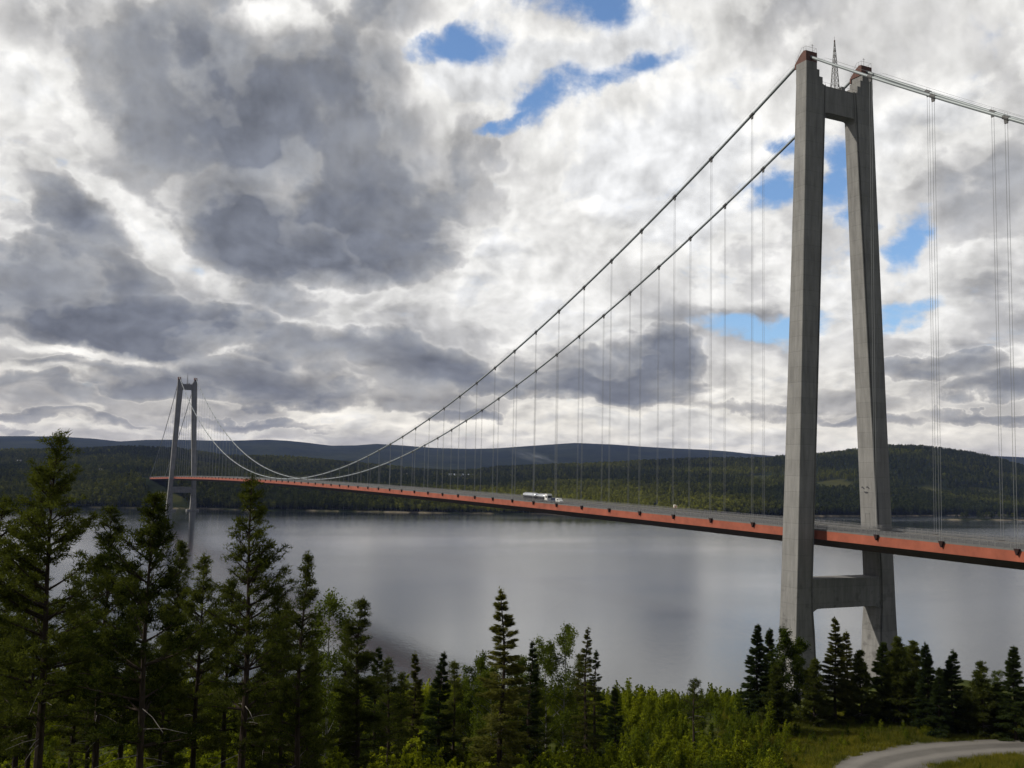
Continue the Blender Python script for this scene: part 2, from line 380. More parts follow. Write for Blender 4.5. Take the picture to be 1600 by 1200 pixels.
# road on the terrace, lower right: centre line through ground points (fw, rt)
ROAD = [(74, 31.5), (82, 32.0), (93, 33.2), (98.6, 34.6), (103.4, 37.6), (107, 42), (109.6, 47), (111.4, 53), (111.9, 61), (111.5, 71), (110.5, 85), (108, 106)]
def road_dist(fw, rt):
    best = 1e9
    for (a, b), (c, e) in zip(ROAD[:-1], ROAD[1:]):
        dx, dy = c-a, e-b; u = max(0, min(1, ((fw-a)*dx+(rt-b)*dy)/(dx*dx+dy*dy)))
        best = min(best, math.hypot(fw-a-u*dx, rt-b-u*dy))
    return best
def ground_mat():
    m, t, out = new_mat('hillside_ground'); b = t.node('ShaderNodeBsdfPrincipled'); b.inputs['Roughness'].default_value = 1; b.inputs['Specular IOR Level'].default_value = .05
    g = t.node('ShaderNodeNewGeometry').outputs['Position']
    n1 = t.noise(g, .12, 5, .6); n2 = t.noise(g, 1.4, 6, .65)
    f = t.math('MULTIPLY_ADD', t.math('SUBTRACT', n2, .5), .9, n1)
    c = t.ramp(f, [(.25, (.020, .030, .008)), (.45, (.050, .062, .014)), (.6, (.065, .072, .020)), (.78, (.10, .082, .045))])
    at = t.node('ShaderNodeAttribute', attribute_name='gravel')
    c = t.mix(at.outputs['Fac'], c, t.vmath('SCALE', (.17, .16, .14), scale=t.maprange(n2, .3, .7, .6, 1.3)))
    t.put(b.inputs['Base Color'], c); bn = t.node('ShaderNodeBump'); bn.inputs['Strength'].default_value = .6; bn.inputs['Distance'].default_value = .2
    t.put(bn.inputs['Height'], n2); t.l.new(bn.outputs[0], b.inputs['Normal']); t.l.new(b.outputs[0], out.inputs[0]); return m
us = np.concatenate([np.arange(-400, -20, 12), np.arange(-20, 150, 2.0), np.arange(150, 420, 4)])
vs = np.concatenate([np.arange(-620, -80, 12), np.arange(-80, 130, 2.0), np.arange(130, 640, 12)])
def nv(u, v):
    p = G(u, v); p.z = near_zxy(p.x, p.y); return p
me = grid_mesh('near_hillside', us, vs, nv, [ground_mat()])
att = me.attributes.new('gravel', 'FLOAT', 'POINT')
gv = []
for u in us:
    for v in vs:
        gv.append(0.0 if not (60 < u < 125 and 15 < v < 120) else 1-sstep(3.0, 6.0, road_dist(u, v)+1.2*mn.noise(Vector((u*.3, v*.3, 0)))))
att.data.foreach_set('value', np.array(gv, np.float32))
hill = link(bpy.data.objects.new('hillside', me)); tag(hill, kind='structure')
# gravel road sheet
def gravel_mat():
    m, t, out = new_mat('gravel_road'); b = t.node('ShaderNodeBsdfPrincipled'); b.inputs['Roughness'].default_value = .95; b.inputs['Specular IOR Level'].default_value = .1
    g = t.node('ShaderNodeNewGeometry').outputs['Position']; n1 = t.noise(g, .35, 5, .6); n2 = t.noise(g, 5, 5, .7)
    uv = t.node('ShaderNodeAttribute', attribute_name='across'); tr = t.math('ABSOLUTE', uv.outputs['Fac'])
    wheel = t.math('MULTIPLY', t.maprange(tr, .15, .4), t.maprange(tr, .85, .5))
    v = t.math('ADD', t.math('MULTIPLY_ADD', n1, .5, .55), t.math('MULTIPLY', t.math('SUBTRACT', n2, .5), .5)); v = t.math('MULTIPLY_ADD', wheel, .38, v)
    t.put(b.inputs['Base Color'], t.vmath('SCALE', (.165, .155, .140), scale=v))
    bn = t.node('ShaderNodeBump'); bn.inputs['Strength'].default_value = .5; bn.inputs['Distance'].default_value = .05; t.put(bn.inputs['Height'], n2); t.l.new(bn.outputs[0], b.inputs['Normal'])
    t.l.new(b.outputs[0], out.inputs[0]); return m
def catmull(pts, k=8):
    P = [pts[0]]+list(pts)+[pts[-1]]; out = []
    for i in range(1, len(P)-2):
        for j in range(k):
            u = j/k; p = [.5*((2*P[i][c])+(-P[i-1][c]+P[i+1][c])*u+(2*P[i-1][c]-5*P[i][c]+4*P[i+1][c]-P[i+2][c])*u*u+(-P[i-1][c]+3*P[i][c]-3*P[i+1][c]+P[i+2][c])*u**3) for c in range(len(pts[0]))]
            out.append(p)
    out.append(list(pts[-1])); return out
rc = catmull(ROAD, 8); V = []; across = []; NC = 9
for i, (a, b_) in enumerate(rc):
    p, q = rc[max(0, i-1)], rc[min(len(rc)-1, i+1)]; dx, dy = q[0]-p[0], q[1]-p[1]; L_ = math.hypot(dx, dy); nx, ny = -dy/L_, dx/L_
    for k in range(NC):
        s_ = -1+2*k/(NC-1); hw = 3.5+.4*mn.noise(Vector((i*.35, s_*3, 0)))
        f_, r_ = a+nx*s_*hw, b_+ny*s_*hw; w_ = G(f_, r_); zz = near_z(f_, r_)
        for e_ in (-1.2, 1.2):
            for g_ in (-1.2, 1.2): zz = max(zz, near_z(f_+e_, r_+g_)-.02)
        w_.z = zz+.09+.05*(1-s_*s_)-(.16 if k in (0, NC-1) else 0); V.append(w_); across.append(s_)
F = [(i*NC+k, i*NC+k+1, (i+1)*NC+k+1, (i+1)*NC+k) for i in range(len(rc)-1) for k in range(NC-1)]
me = np_mesh('gravel_road', V, np.array(F), [gravel_mat()], smooth=True)
me.attributes.new('across', 'FLOAT', 'POINT').data.foreach_set('value', np.array(across, np.float32))
tag(link(bpy.data.objects.new('road', me)), kind='structure')

# far land: (fw, q) grid, q = sideways / forward
def slope(px, py):
    v = direction(px, py); f = v.dot(GF); return v.z/f, v.dot(GR)/f
SH_X = [-900,-300,0,100,200,320,420,500,700,900,1100,1200,1400,1600,1900,2500]
SH_F = [1200,1220,1335,1400,1415,1440,1425,1455,1470,1525,1560,1625,1760,1990,2300,2600]
MID = [(-900,700),(-300,703),(0,703),(100,701),(200,697),(280,700),(350,711),(450,713),(500,717),(560,722),(600,727),(650,733),(700,735.5),(740,735),(780,729),(840,727),(900,725),(960,722),(1010,719),(1060,717),(1100,716),(1150,715),(1200,714),(1230,711),(1280,708.5),(1335,702),(1390,695.5),(1440,697),(1480,701),(1520,707),(1560,716),(1600,727),(1700,735),(2500,730)]
FAR = [(-900,690),(-300,684),(0,680),(50,680),(100,681),(150,684),(190,688.5),(230,686),(280,685.5),(330,687),(370,687),(420,685.5),(450,687),(480,690),(520,695),(560,694.5),(590,692),(630,694.5),(680,698.5),(740,700),(780,699),(820,696),(870,692.5),(900,690.5),(960,693),(1000,696),(1050,699),(1100,701),(1140,704),(1180,708.5),(1220,712),(1400,716),(1500,716),(1520,714),(1555,711),(1600,713),(1700,716),(2500,712)]
FWM, FWF = 3200., 9000.
def zpix(x, y, fw): return CAM.z+fw*slope(x, y)[0]
def tab(T, x): return float(np.interp(x, [a for a, _ in T], [b for _, b in T]))
def far_z(fw, q):
    x = 800+q*FPX*(1+.0)
    fs = float(np.interp(x, SH_X, SH_F)) + 9*mn.noise(Vector((q*22, 4, 0))) + 4*mn.noise(Vector((q*90, 1, 0)))
    zm = zpix(x, tab(MID, x)+5.0, FWM); zf = zpix(x, tab(FAR, x)+.8, FWF)
    wx, wy = fw*GF.x+fw*q*GR.x, fw*GF.y+fw*q*GR.y
    n = mn.fractal(Vector((wx*.0016, wy*.0016, 0)), 1.0, 2.0, 4)
    if fw < fs: z = -1.5-(fs-fw)*.06
    elif fw < FWM:
        t = (fw-fs)/(FWM-fs); hill_ = sstep(1180, 1400, x)
        prof = (1-hill_)*(t**.8*.72+.28*t**3) + hill_*(.5*t**1.0+.5*sstep(0.1, 1, t))
        z = 1.2 + sstep(0, 60, fw-fs)*3 + (zm-4.2)*prof + n*11*math.sin(math.pi*min(1, t*1.0))**.7*(1 if t < 1 else 0)
    elif fw < FWF:
        t = (fw-FWM)/(FWF-FWM); dip = math.sin(math.pi*t)**1.0
        z = zm*(1-t)+zf*t - dip*(.30*zm+.28*zf)*(1.05-.6*t) + n*22*dip
    else:
        t = (fw-FWF)/6000; z = zf*(1-.8*t)
    # headland that carries the far end of the bridge, and a low spit on the right
    z += 25*math.exp(-((q+.350)/.045)**2-((fw-1665)/120)**2)*sstep(fs, fs+90, fw)
    if x > 1380: z = max(z, -2+4.5*math.exp(-((fw-1650-(x-1500)*.5)/16)**2)*sstep(1440, 1500, x))
    # keep the ground under the bridge deck
    s_, t_ = CAM.x+wx, CAM.y+wy
    if 1180 < s_ < 1760 and abs(t_) < 40: z = min(z, 30 if s_ < 1440 else 38.5)
    return z
def ray_hit(px, py):
    k, q = slope(px, py)
    fw = 1250.
    while fw < 12000:
        if far_z(fw, q) > CAM.z+k*fw: return fw, q
        fw *= 1.004
    return None
# clearings seen on the far slopes: (x, y, half width px, half depth share, kind)
FIELDS = [(1300,759,38,.050),(1450,767,45,.022),(1185,747,30,.03),(200,748,26,.035),(225,741,16,.02),(705,753,32,.02),(335,783,26,.018),(262,777,26,.022),(560,787,14,.012),(360,720,20,.02),(1540,768,30,.012),(120,733,20,.01),(1010,757,30,.008)]
FH = []
for (fx, fy, hw, hd) in FIELDS:
    h_ = ray_hit(fx, fy)
    if h_: FH.append((h_[0], h_[1], hw/FPX, h_[0]*hd))
def field(fw, q):
    b = 0
    for (f0, q0, hq, hf) in FH:
        if abs(q-q0) > hq*1.6 or abs(fw-f0) > hf*1.8: continue
        r = math.hypot((q-q0)/hq, (fw-f0)/hf)+.35*mn.noise(Vector((q*120, fw*.02, 0)))
        b = max(b, 1-sstep(.8, 1.05, r))
    return b
def far_mat():
    m, t, out = new_mat('far_land_ground'); b = t.node('ShaderNodeBsdfPrincipled'); b.inputs['Roughness'].default_value = 1; b.inputs['Specular IOR Level'].default_value = 0
    g = t.node('ShaderNodeNewGeometry').outputs['Position']; sp = t.node('ShaderNodeSeparateXYZ'); t.l.new(g, sp.inputs[0])
    n1 = t.noise(g, .0022, 6, .6); n2 = t.noise(g, .02, 6, .7)
    f = t.math('MULTIPLY_ADD', t.math('SUBTRACT', n2, .5), .8, n1)
    c = t.ramp(f, [(.25, (.009, .013, .007)), (.5, (.018, .024, .011)), (.7, (.034, .040, .017))])
    at = t.node('ShaderNodeAttribute', attribute_name='clearing')
    fieldc = t.ramp(t.noise(g, .006, 4, .6), [(.35, (.028, .038, .013)), (.6, (.07, .068, .026)), (.8, (.13, .11, .065))])
    c = t.mix(at.outputs['Fac'], c, fieldc)
    shore = t.math('MULTIPLY', t.maprange(sp.outputs[2], 2.2, 1.0, 0, 1), t.maprange(t.noise(g, .02, 4, .6), .42, .6, 0, 1))
    c = t.mix(shore, c, (.20, .17, .12))
    t.put(b.inputs['Base Color'], c); t.l.new(b.outputs[0], out.inputs[0]); return m
fus = np.concatenate([np.arange(1080, 2300, 9.), np.geomspace(2300, 16000, 110)]); fqs = np.linspace(-1.15, 1.15, 560)
def fv(u, q): p = G(u, u*q); p.z = far_z(u, q); return p
fm = far_mat(); me = grid_mesh('far_land', fus, fqs, fv, [fm])
me.attributes.new('clearing', 'FLOAT', 'POINT').data.foreach_set('value', np.array([field(u, q) if u < 4000 else 0 for u in fus for q in fqs], np.float32))
tag(link(bpy.data.objects.new('terrain', me)), kind='structure')

# water
def water_mat():
    m, t, out = new_mat('fjord_water'); b = t.node('ShaderNodeBsdfPrincipled')
    b.inputs['Base Color'].default_value = (.022, .029, .033, 1); b.inputs['IOR'].default_value = 1.333; b.inputs['Specular IOR Level'].default_value = .8
    g = t.node('ShaderNodeNewGeometry').outputs['Position']
    lane = t.noise(t.vmath('MULTIPLY', g, (1, .35, 1)), .004, 5, .6); t.put(b.inputs['Roughness'], t.maprange(lane, .35, .65, .05, .12))
    n = t.math('ADD', t.math('MULTIPLY', t.noise(t.vmath('MULTIPLY', g, (1, 1.6, 1)), .22, 5, .65), t.maprange(lane, .3, .7, .5, 1.5)), t.math('MULTIPLY', t.noise(g, 1.1, 3, .6), .3))
    bn = t.node('ShaderNodeBump'); bn.inputs['Strength'].default_value = .3; bn.inputs['Distance'].default_value = .2; t.put(bn.inputs['Height'], n); t.l.new(bn.outputs[0], b.inputs['Normal'])
    t.l.new(b.outputs[0], out.inputs[0]); return m
mb = MB(); mb.add([(-16000,-16000,0),(22000,-16000,0),(22000,16000,0),(-16000,16000,0)], [(0,1,2,3)])
tag(mb.build('water', water_mat()), kind='structure')

# ------------------------------------------------------------------ the bridge
L = 1210.; TC = 10.77; HTOP = 181.; ZLOW = 51.2
def deck_z(s):
    if s < -330: s = -330
    return 45.5+3.92*(1-(2*s/L-1)**2)
def cable_z(s):
    if s < 0: a = -s; return HTOP-.633*a+.0004*a*a
    if s > L: a = s-L; return HTOP-.633*a+.0004*a*a
    return ZLOW+(HTOP-ZLOW)*(2*s/L-1)**2
bridge = empty('suspension_bridge', (0, 0, 0))
tag(bridge, 'long suspension bridge with two concrete portal towers and a red box girder over the water', 'bridge')
S0, S1 = -292., 1492.
def extrude(prof, mats, name, step=10., s0=S0, s1=S1, midx=None, parent=bridge):
    ss = np.arange(s0, s1+.01, step); n = len(prof); V = []; F = []; mi = []
    for s in ss:
        z = deck_z(s); V += [(s, t_, z+dz_) for t_, dz_ in prof]
    for i in range(len(ss)-1):
        for j in range(n):
            a = i*n+j; b = i*n+(j+1) % n; F.append((a, b, b+n, a+n)); mi.append(midx[j] if midx else 0)
    me = np_mesh(name, V, np.array(F), mats, mi); o = link(bpy.data.objects.new(name, me), parent)
    bm = bmesh.new(); bm.from_mesh(me); bmesh.ops.recalc_face_normals(bm, faces=bm.faces); bm.to_mesh(me); bm.free(); return o
W = 10.25
extrude([(W, .0), (W, -2.35), (6.9, -4.35), (-6.9, -4.35), (-W, -2.35), (-W, .0), (0, .22)], [MAT['paint'], MAT['underside_shade']], 'girder', midx=[0, 1, 1, 1, 0, 0, 0])
extrude([(9.4, .03), (9.4, .05), (0, .27), (-9.4, .05), (-9.4, .03), (0, .24)], [MAT['asphalt']], 'roadway')
for sg in (1, -1):
    extrude([(sg*(W+.02), .005), (sg*(W+.02), .40), (sg*9.45, .40), (sg*9.45, .07)], [MAT['kerb']], 'edge_beam')
def lane(t_, w_, name, dash=None):
    mb = MB(); s = S0
    while s < S1:
        e = s+(dash[0] if dash else 10); h0, h1 = deck_z(s), deck_z(e); zz = .27-.0234*abs(t_)+.006
        mb.add([(s, t_-w_, h0+zz), (e, t_-w_, h1+zz), (e, t_+w_, h1+zz), (s, t_+w_, h0+zz)], [(0, 1, 2, 3)]); s = e+(dash[1] if dash else 0)
    return mb.build(name, MAT['marking'], bridge)
lane(0, .08, 'centre_line'); lane(6.9, .08, 'edge_line'); lane(-6.9, .08, 'edge_line')
def railing(t_, h, step, rails, name, r=.035, rp=.05, mat='rail'):
    mb = MB(); s = S0
    while s <= S1:
        if min(abs(s-0), abs(s-L)) > 4 or abs(t_) < 9:
            z = deck_z(s)+.3; mb.box(s-rp, s+rp, t_-rp, t_+rp, z, z+h)
        s += step
    for q in rails:
        ss = np.arange(S0, S1+.01, 20); mb.tube([(x, t_, deck_z(x)+.3+q) for x in ss], r, 4)
    return mb.build(name, MAT[mat], bridge)
for sg in (1, -1):
    railing(sg*10.05, 1.25, 2.0, (.25, .5, .75, 1.0, 1.25), 'railing', .042, .05)
    railing(sg*7.6, .8, 4.0, (.5, .8), 'crash_barrier', .06, .06)
# piers and abutments
for s in (S0+2, S1-2):
    mb = MB(); z = deck_z(s); mb.box(s-6 if s < 0 else s-3, s+3 if s < 0 else s+6, -10, 10, z-16, z-4.3)
    mb.build('abutment', MAT['concrete'], bridge)
# anchor houses where the cables go into the ground
for s, dr in ((-288, -1), (L+288, 1)):
    for sg in (1, -1):
        zc_ = cable_z(s); mb = MB(); a, b = sorted((s-6*dr, s+16*dr))
        mb.add([(a, sg*TC-1.3+2.2*sg, zc_-16), (b, sg*TC-1.3+2.2*sg, zc_-16), (b, sg*TC+1.3+2.2*sg, zc_-16), (a, sg*TC+1.3+2.2*sg, zc_-16),
                (a, sg*TC-1.3+2.2*sg, zc_+(2 if dr < 0 else 3)), (b, sg*TC-1.3+2.2*sg, zc_+(3 if dr < 0 else 2)), (b, sg*TC+1.3+2.2*sg, zc_+(3 if dr < 0 else 2)), (a, sg*TC+1.3+2.2*sg, zc_+(2 if dr < 0 else 3))],
               [(3,2,1,0),(4,5,6,7),(0,1,5,4),(1,2,6,5),(2,3,7,6),(3,0,4,7)]); mb.build('cable_anchorage', MAT['concrete'], bridge)

# towers
def leg_dims(z):
    h = 175-z
    to = 12.81+.0314*h+.0000354*h*h; ti = 5.31+.04765*h+.000014*h*h; dd = 4.25+.0152*h
    if z < 33: ti -= 2.6*((33-z)/33)**1.4+.0
    if z < 24: ti -= .35
    if z < 20: dd += .5*(20-z)/20; to += .4*(20-z)/20
    return to, ti, dd
def tower(s0, zfoot, facing):
    """facing: +1 when the main span lies towards +X"""
    mb = MB()
    zs = [zfoot, 6, 12, 18, 24, 28, 33, 40, 55, 75, 95, 115, 135, 155, 164, 172.6]
    for sg in (1, -1):
        rings = []
        for z in zs:
            to, ti, dd = leg_dims(z); g0 = ti+.18; g1 = ti+.85; dg = .35; c = .12
            ring = [(-dd/2, to-c), (-dd/2+c, to), (dd/2-c, to), (dd/2, to-c), (dd/2, g1), (dd/2-dg, g1-.05), (dd/2-dg, g0+.05), (dd/2, g0), (dd/2, ti+c), (dd/2-c, ti), (-dd/2+c, ti), (-dd/2, ti+c), (-dd/2, g0), (-dd/2+dg, g0+.05), (-dd/2+dg, g1-.05), (-dd/2, g1)]
            rings.append([(s0+a, sg*b, z) for a, b in ring])
        mb.loft(rings)
        # stepped head of the leg
        to, ti, dd = leg_dims(172.6)
        mb.box(s0-dd/2+.02, s0+dd/2-.02, min(sg*(ti+1.3), sg*(to-.04)), max(sg*(ti+1.3), sg*(to-.04)), 172.6, 174.6)
        mb.box(s0-dd/2+.04, s0+dd/2-.04, min(sg*(ti+2.5), sg*(to-.06)), max(sg*(ti+2.5), sg*(to-.06)), 174.6, 176.6)
        mb.box(s0-dd/2+.06, s0+dd/2-.06, min(sg*(ti+3.4), sg*(to-.08)), max(sg*(ti+3.4), sg*(to-.08)), 176.6, 178.5)
    # cross beams
    def beam(z0, z1, inset, flare):
        for (a, b) in ((z0, z1),):
            t0, t1 = leg_dims(z0)[1]+.06, leg_dims(z1)[1]+.06; d0 = leg_dims(z0)[2]/2-inset; d1 = leg_dims(z1)[2]/2-inset
            n = 16; rings = []
            for i in range(n+1):
                u = -1+2*i/n; k = flare*max(0, abs(u)-.82)**2/.0324
                rings.append([(s0-d0, u*t0, z0-k), (s0+d0, u*t0, z0-k), (s0+d1, u*t1, z1), (s0-d1, u*t1, z1)])
            mb.loft(rings)
    beam(164.6, 172.4, .35, .5); beam(24.4, 32.4, .22, .9)
    tw = mb.build('tower', MAT['concrete'], bridge)
    # rust red saddle housings, gable towards the main span
    for sg in (1, -1):
        y0, y1 = sorted((sg*8.6, sg*12.75)); b2 = MB()
        prof = [(2.75, 177.3), (2.75, 178.7), (.6, 180.8), (-.9, 181.7), (-1.9, 181.5), (-1.9, 178.5), (2.3, 178.5), (2.3, 177.3)]
        b2.loft([[(s0+facing*a, y, z) for a, z in prof] for y in (y0, y1)])
        b2.build('saddle_housing', MAT['rustred'], tw)
        b3 = MB()                                     # top railing and small instruments
        for a in (-1.8, -.8, .3, 1.3, 2.4):
            zt = 181.6-max(0, (a-.0))*1.3
            for y in (y0+.1, y1-.1): b3.bar((s0+facing*a, y, zt-.2), (s0+facing*a, y, zt+1.2), .04)
        for y in (y0+.1, y1-.1):
            b3.tube([(s0+facing*a, y, 182.75-max(0, a)*1.3) for a in (-1.8, 0, 1.2, 2.4)], .035, 4)
        for a in (-1.8, 2.4): b3.bar((s0+facing*a, y0+.1, 182.75-max(0, a)*1.3), (s0+facing*a, y1-.1, 182.75-max(0, a)*1.3), .035)
        b3.build('top_railing', MAT['mast'], tw)
        b3 = MB(); b3.bar((s0-facing*1.5, sg*10, 181.5), (s0-facing*1.5, sg*10, 184.0), .07)
        b3.bar((s0-facing*1.5, sg*10-.5, 183.6), (s0-facing*1.5, sg*10+.5, 183.6), .05); b3.build('instrument_post', MAT['mast'], tw)
    b5 = MB()                                         # railing along the upper beam
    for y in np.arange(-7, 7.1, 1.75):
        for a in (-1.7, 1.7): b5.bar((s0+a, y, 172.3), (s0+a, y, 173.5), .035)
    for a in (-1.7, 1.7): b5.bar((s0+a, -7, 173.45), (s0+a, 7, 173.45), .035)
    for y in (-7, 7): b5.bar((s0-1.7, y, 173.45), (s0+1.7, y, 173.45), .035)
    bx = MB(); bx.box(s0-.8, s0+.8, -3.2, -1.8, 172.4, 173.9); bx.build('hatch', MAT['mast'], tw)
    b5.build('beam_railing', MAT['mast'], tw)
    b4 = MB(); hb, ht = 172.4, 187.6                    # lattice mast
    N = 9
    def corner(k, u): r = 1.25*(1-u)+.10*u; a = math.pi/4+k*math.pi/2; return Vector((s0+r*math.cos(a), r*math.sin(a), hb+(ht-hb)*u))
    for k in range(4):
        b4.tube([corner(k, 0), corner(k, 1)], [.15, .07], 5)
        for i in range(N):
            u0, u1 = i/N*.96, (i+1)/N*.96
            b4.bar(corner(k, u0), corner((k+1) % 4, u1), .055); b4.bar(corner(k, u1), corner((k+1) % 4, u1), .05); b4.bar(corner((k+1) % 4, u0), corner(k, u1), .055)
    b4.tube([(s0, 0, ht-.3), (s0, 0, ht+1.4)], .04, 5)
    b4.build('lattice_mast', MAT['mast'], tw)
    bl = MB()
    bl.tube([(s0, 0, ht-.2), (s0, 0, ht+.3)], .2, 8); bl.build('beacon', MAT['rustred'], tw)
    if facing > 0:                                    # small dark emblem and a door on the far leg, above the deck
        def stroke(name, pts, wd, mat):
            mk = MB(); rings = []
            for (a, z), k in zip(pts, wd):
                y = -leg_dims(z)[1]; rings.append([(s0+a, y-.02, z-k), (s0+a, y+.03, z-k), (s0+a, y+.03, z+k), (s0+a, y-.02, z+k)])
            mk.loft(rings); return mk.build(name, mat, tw)
        stroke('emblem', [(2.15, 57.35), (1.8, 57.5), (1.35, 57.2), (.95, 56.95)], [.1, .2, .22, .1], MAT['chassis'])
        stroke('emblem', [(.35, 57.4), (0, 57.6), (-.5, 57.35), (-.9, 57.0)], [.1, .2, .22, .1], MAT['chassis'])
        stroke('emblem', [(1.25, 56.3), (.9, 56.0), (.2, 55.95), (-.3, 55.95)], [.08, .2, .28, .12], MAT['chassis'])
        mk = MB()
        for (a0_, a1_, z0_, z1_) in ((1.25, 1.1, 46.2, 50.1), (-.35, -.5, 46.2, 50.1)):
            y0_, y1_ = -leg_dims(z0_)[1], -leg_dims(z1_)[1]
            mk.loft([[(s0+a1_, y_-.02, z_), (s0+a0_, y_-.02, z_), (s0+a0_, y_+.06, z_), (s0+a1_, y_+.06, z_)] for y_, z_ in ((y0_, z0_), (y1_, z1_))])
        y_ = -leg_dims(50.1)[1]; mk.box(s0-.5, s0+1.25, y_-.03, y_+.08, 49.98, 50.2); mk.build('door_frame', MAT['mast'], tw)
    # foundation
    for sg in (1, -1):
        bf = MB(); bf.box(s0-6, s0+6, min(sg*7, sg*23), max(sg*7, sg*23), zfoot-6, zfoot+.6 if zfoot > 1 else 2.0)
        bf.build('foundation', MAT['concrete'], tw)
    return tw
tower(0., 3.5, 1); tower(L, -1.0, -1)

# cables, clamps, hangers, brackets
for sg in (1, -1):
    ss = list(np.arange(-288, -1, 8))+[-1.5, 0, 1.5]+list(np.arange(6, 1205, 8))+[L-1.5, L, L+1.5]+list(np.arange(L+8, L+289, 8))
    mb = MB(); mb.tube([(s, sg*TC, cable_z(s)) for s in ss], .41, 10); mb.build('main_cable', MAT['cable'], bridge, smooth=True)
    for dy in (-.45, .45):
        mb = MB(); mb.tube([(s, sg*TC+dy, cable_z(s)+1.25) for s in ss if abs(s) > 3 and abs(s-L) > 3 and -260 < s < L+260], .018, 4); mb.build('hand_rope', MAT['rail'], bridge)
hs = [23.8+20.05*k for k in range(59)]; hs = [s for s in hs if s < L-15]
hs += [-(23.8+20*k) for k in range(11)] + [L+23.8+20*k for k in range(11)]
cand = [(math.dist((s, sg*TC, 90), tuple(CAM)), s, sg) for s in hs for sg in (1, -1)]; cand.sort()
cand = [c for c in cand if cable_z(c[1]) > deck_z(c[1])+1.6]
def hanger_geo(mb, s, sg):
    zt, zb = cable_z(s)-.3, deck_z(s)+.05
    for dx in (-.34, .34): mb.tube([(s+dx, sg*TC, zb), (s+dx, sg*TC, zt-.9)], .043, 5)
def clamp_geo(mb, s, sg):
    zt = cable_z(s); sl = (cable_z(s+.6)-cable_z(s-.6))/1.2
    mb.tube([(s-.75, sg*TC, zt-.75*sl), (s+.75, sg*TC, zt+.75*sl)], .52, 10)
    mb.loft([[(s-.55, sg*TC+y, zt-.3), (s+.55, sg*TC+y, zt-.3), (s+.4, sg*TC+y, zt-1.35), (s-.4, sg*TC+y, zt-1.35)] for y in (-.13, .13)])
    for dy in (-.45, .45): mb.bar((s, sg*TC+dy, zt), (s, sg*TC+dy, zt+1.3), .025)
def bracket_geo(mb, s, sg):
    zb = deck_z(s); y0, y1 = sorted((sg*(W+.03), sg*(W+.75)))
    mb.loft([[(s-.62, y, zb+.32), (s+.62, y, zb+.32), (s+.12, y, zb-.95), (s-.12, y, zb-.95)] for y in (y0, y1-.15)])
    mb.box(s-.65, s+.65, y0, y1-.1, zb+.32, zb+.5)
rest_h, rest_c = MB(), MB()
for i, (dist, s, sg) in enumerate(cand):
    if i < 100:
        mb = MB(); hanger_geo(mb, s, sg); ho = mb.build('hanger', MAT['hanger'], bridge)
        mb = MB(); clamp_geo(mb, s, sg); mb.build('cable_clamp', MAT['clamp'], ho)
    else: hanger_geo(rest_h, s, sg); clamp_geo(rest_c, s, sg)
ho = tag(rest_h.build('far_hangers', MAT['hanger'], bridge), kind='stuff'); tag(rest_c.build('far_clamps', MAT['clamp'], ho), kind='stuff')
nb = [c for c in cand if c[2] == 1]; rest_b = MB()
for c in [c for c in cand if c[2] == -1]: bracket_geo(rest_b, c[1], -1)
for dist, s, sg in nb:
    mb = MB(); bracket_geo(mb, s, 1); mb.build('hanger_bracket', MAT['anchor'], bridge)
tag(rest_b.build('opposite_brackets', MAT['anchor'], bridge), kind='stuff')

# ------------------------------------------------------------------ traffic on the deck
def surf(s, t_): return deck_z(s)+.27-.0234*abs(t_)
def wheel(mb_parent, x, y, r=.5, w=.3, name='wheel'):
    mb = MB(); n = 16
    mb.loft([[(x+r*math.cos(a*2*math.pi/n), yy, r+r*math.sin(a*2*math.pi/n)) for a in range(n)] for yy in (y-w/2, y+w/2)])
    o = mb.build(name, MAT['tyre'], mb_parent)
    mh = MB(); mh.loft([[(x+r*.55*math.cos(a*2*math.pi/n), yy, r+r*.55*math.sin(a*2*math.pi/n)) for a in range(n)] for yy in (y-w/2-.02, y+w/2+.02)]); mh.build('rim', MAT['rail'], o)
def tankshell(mb, x0, x1, zc, ry, rz_):
    n = 28; rings = []
    for x, k in ((x0, .55), (x0+.12, .82), (x0+.35, .96), (x0+.6, 1), (x1-.6, 1), (x1-.35, .96), (x1-.12, .82), (x1, .55)):
        rings.append([(x, ry*k*math.cos(a*2*math.pi/n), zc+rz_*k*math.sin(a*2*math.pi/n)) for a in range(n)])
    mb.loft(rings)
def pitch(s): return math.atan((deck_z(s+4)-deck_z(s-4))/8)
truck = empty('tanker_truck', (160.5, 4.2, surf(160.5, 4.2)), math.pi)       # local +x is forwards (towards the camera side)
truck.location.x = 162.6; truck.rotation_euler = (0, pitch(170), math.pi)
tag(truck, 'silver tanker truck with a tank trailer and white cab crossing the bridge deck', 'tanker truck')
mb = MB(); mb.box(-1.1, 1.2, -1.2, 1.2, .75, 3.15); mb.box(-1.1, .9, -1.15, 1.15, 3.15, 3.55); mb.box(1.2, 1.32, -1.15, 1.15, .5, 1.1); mb.build('cab', MAT['white'], truck)
mb = MB(); mb.box(1.2, 1.24, -1.05, 1.05, 1.9, 2.8); mb.box(-.4, .9, 1.2, 1.225, 1.9, 2.7); mb.box(-.4, .9, -1.225, -1.2, 1.9, 2.7); mb.build('cab_window', MAT['glass'], truck)
mb = MB(); mb.box(-8.6, -1.1, -.45, .45, .7, 1.15); mb.box(-8.2, -1.6, -1.15, 1.15, 1.1, 1.4); mb.box(-6, -3.2, -1.2, 1.2, .5, 1.1); mb.build('chassis', MAT['chassis'], truck)
mb = MB(); tankshell(mb, -8.5, -1.5, 2.35, 1.22, 1.05); tk = mb.build('tank', MAT['steel'], truck, smooth=True)
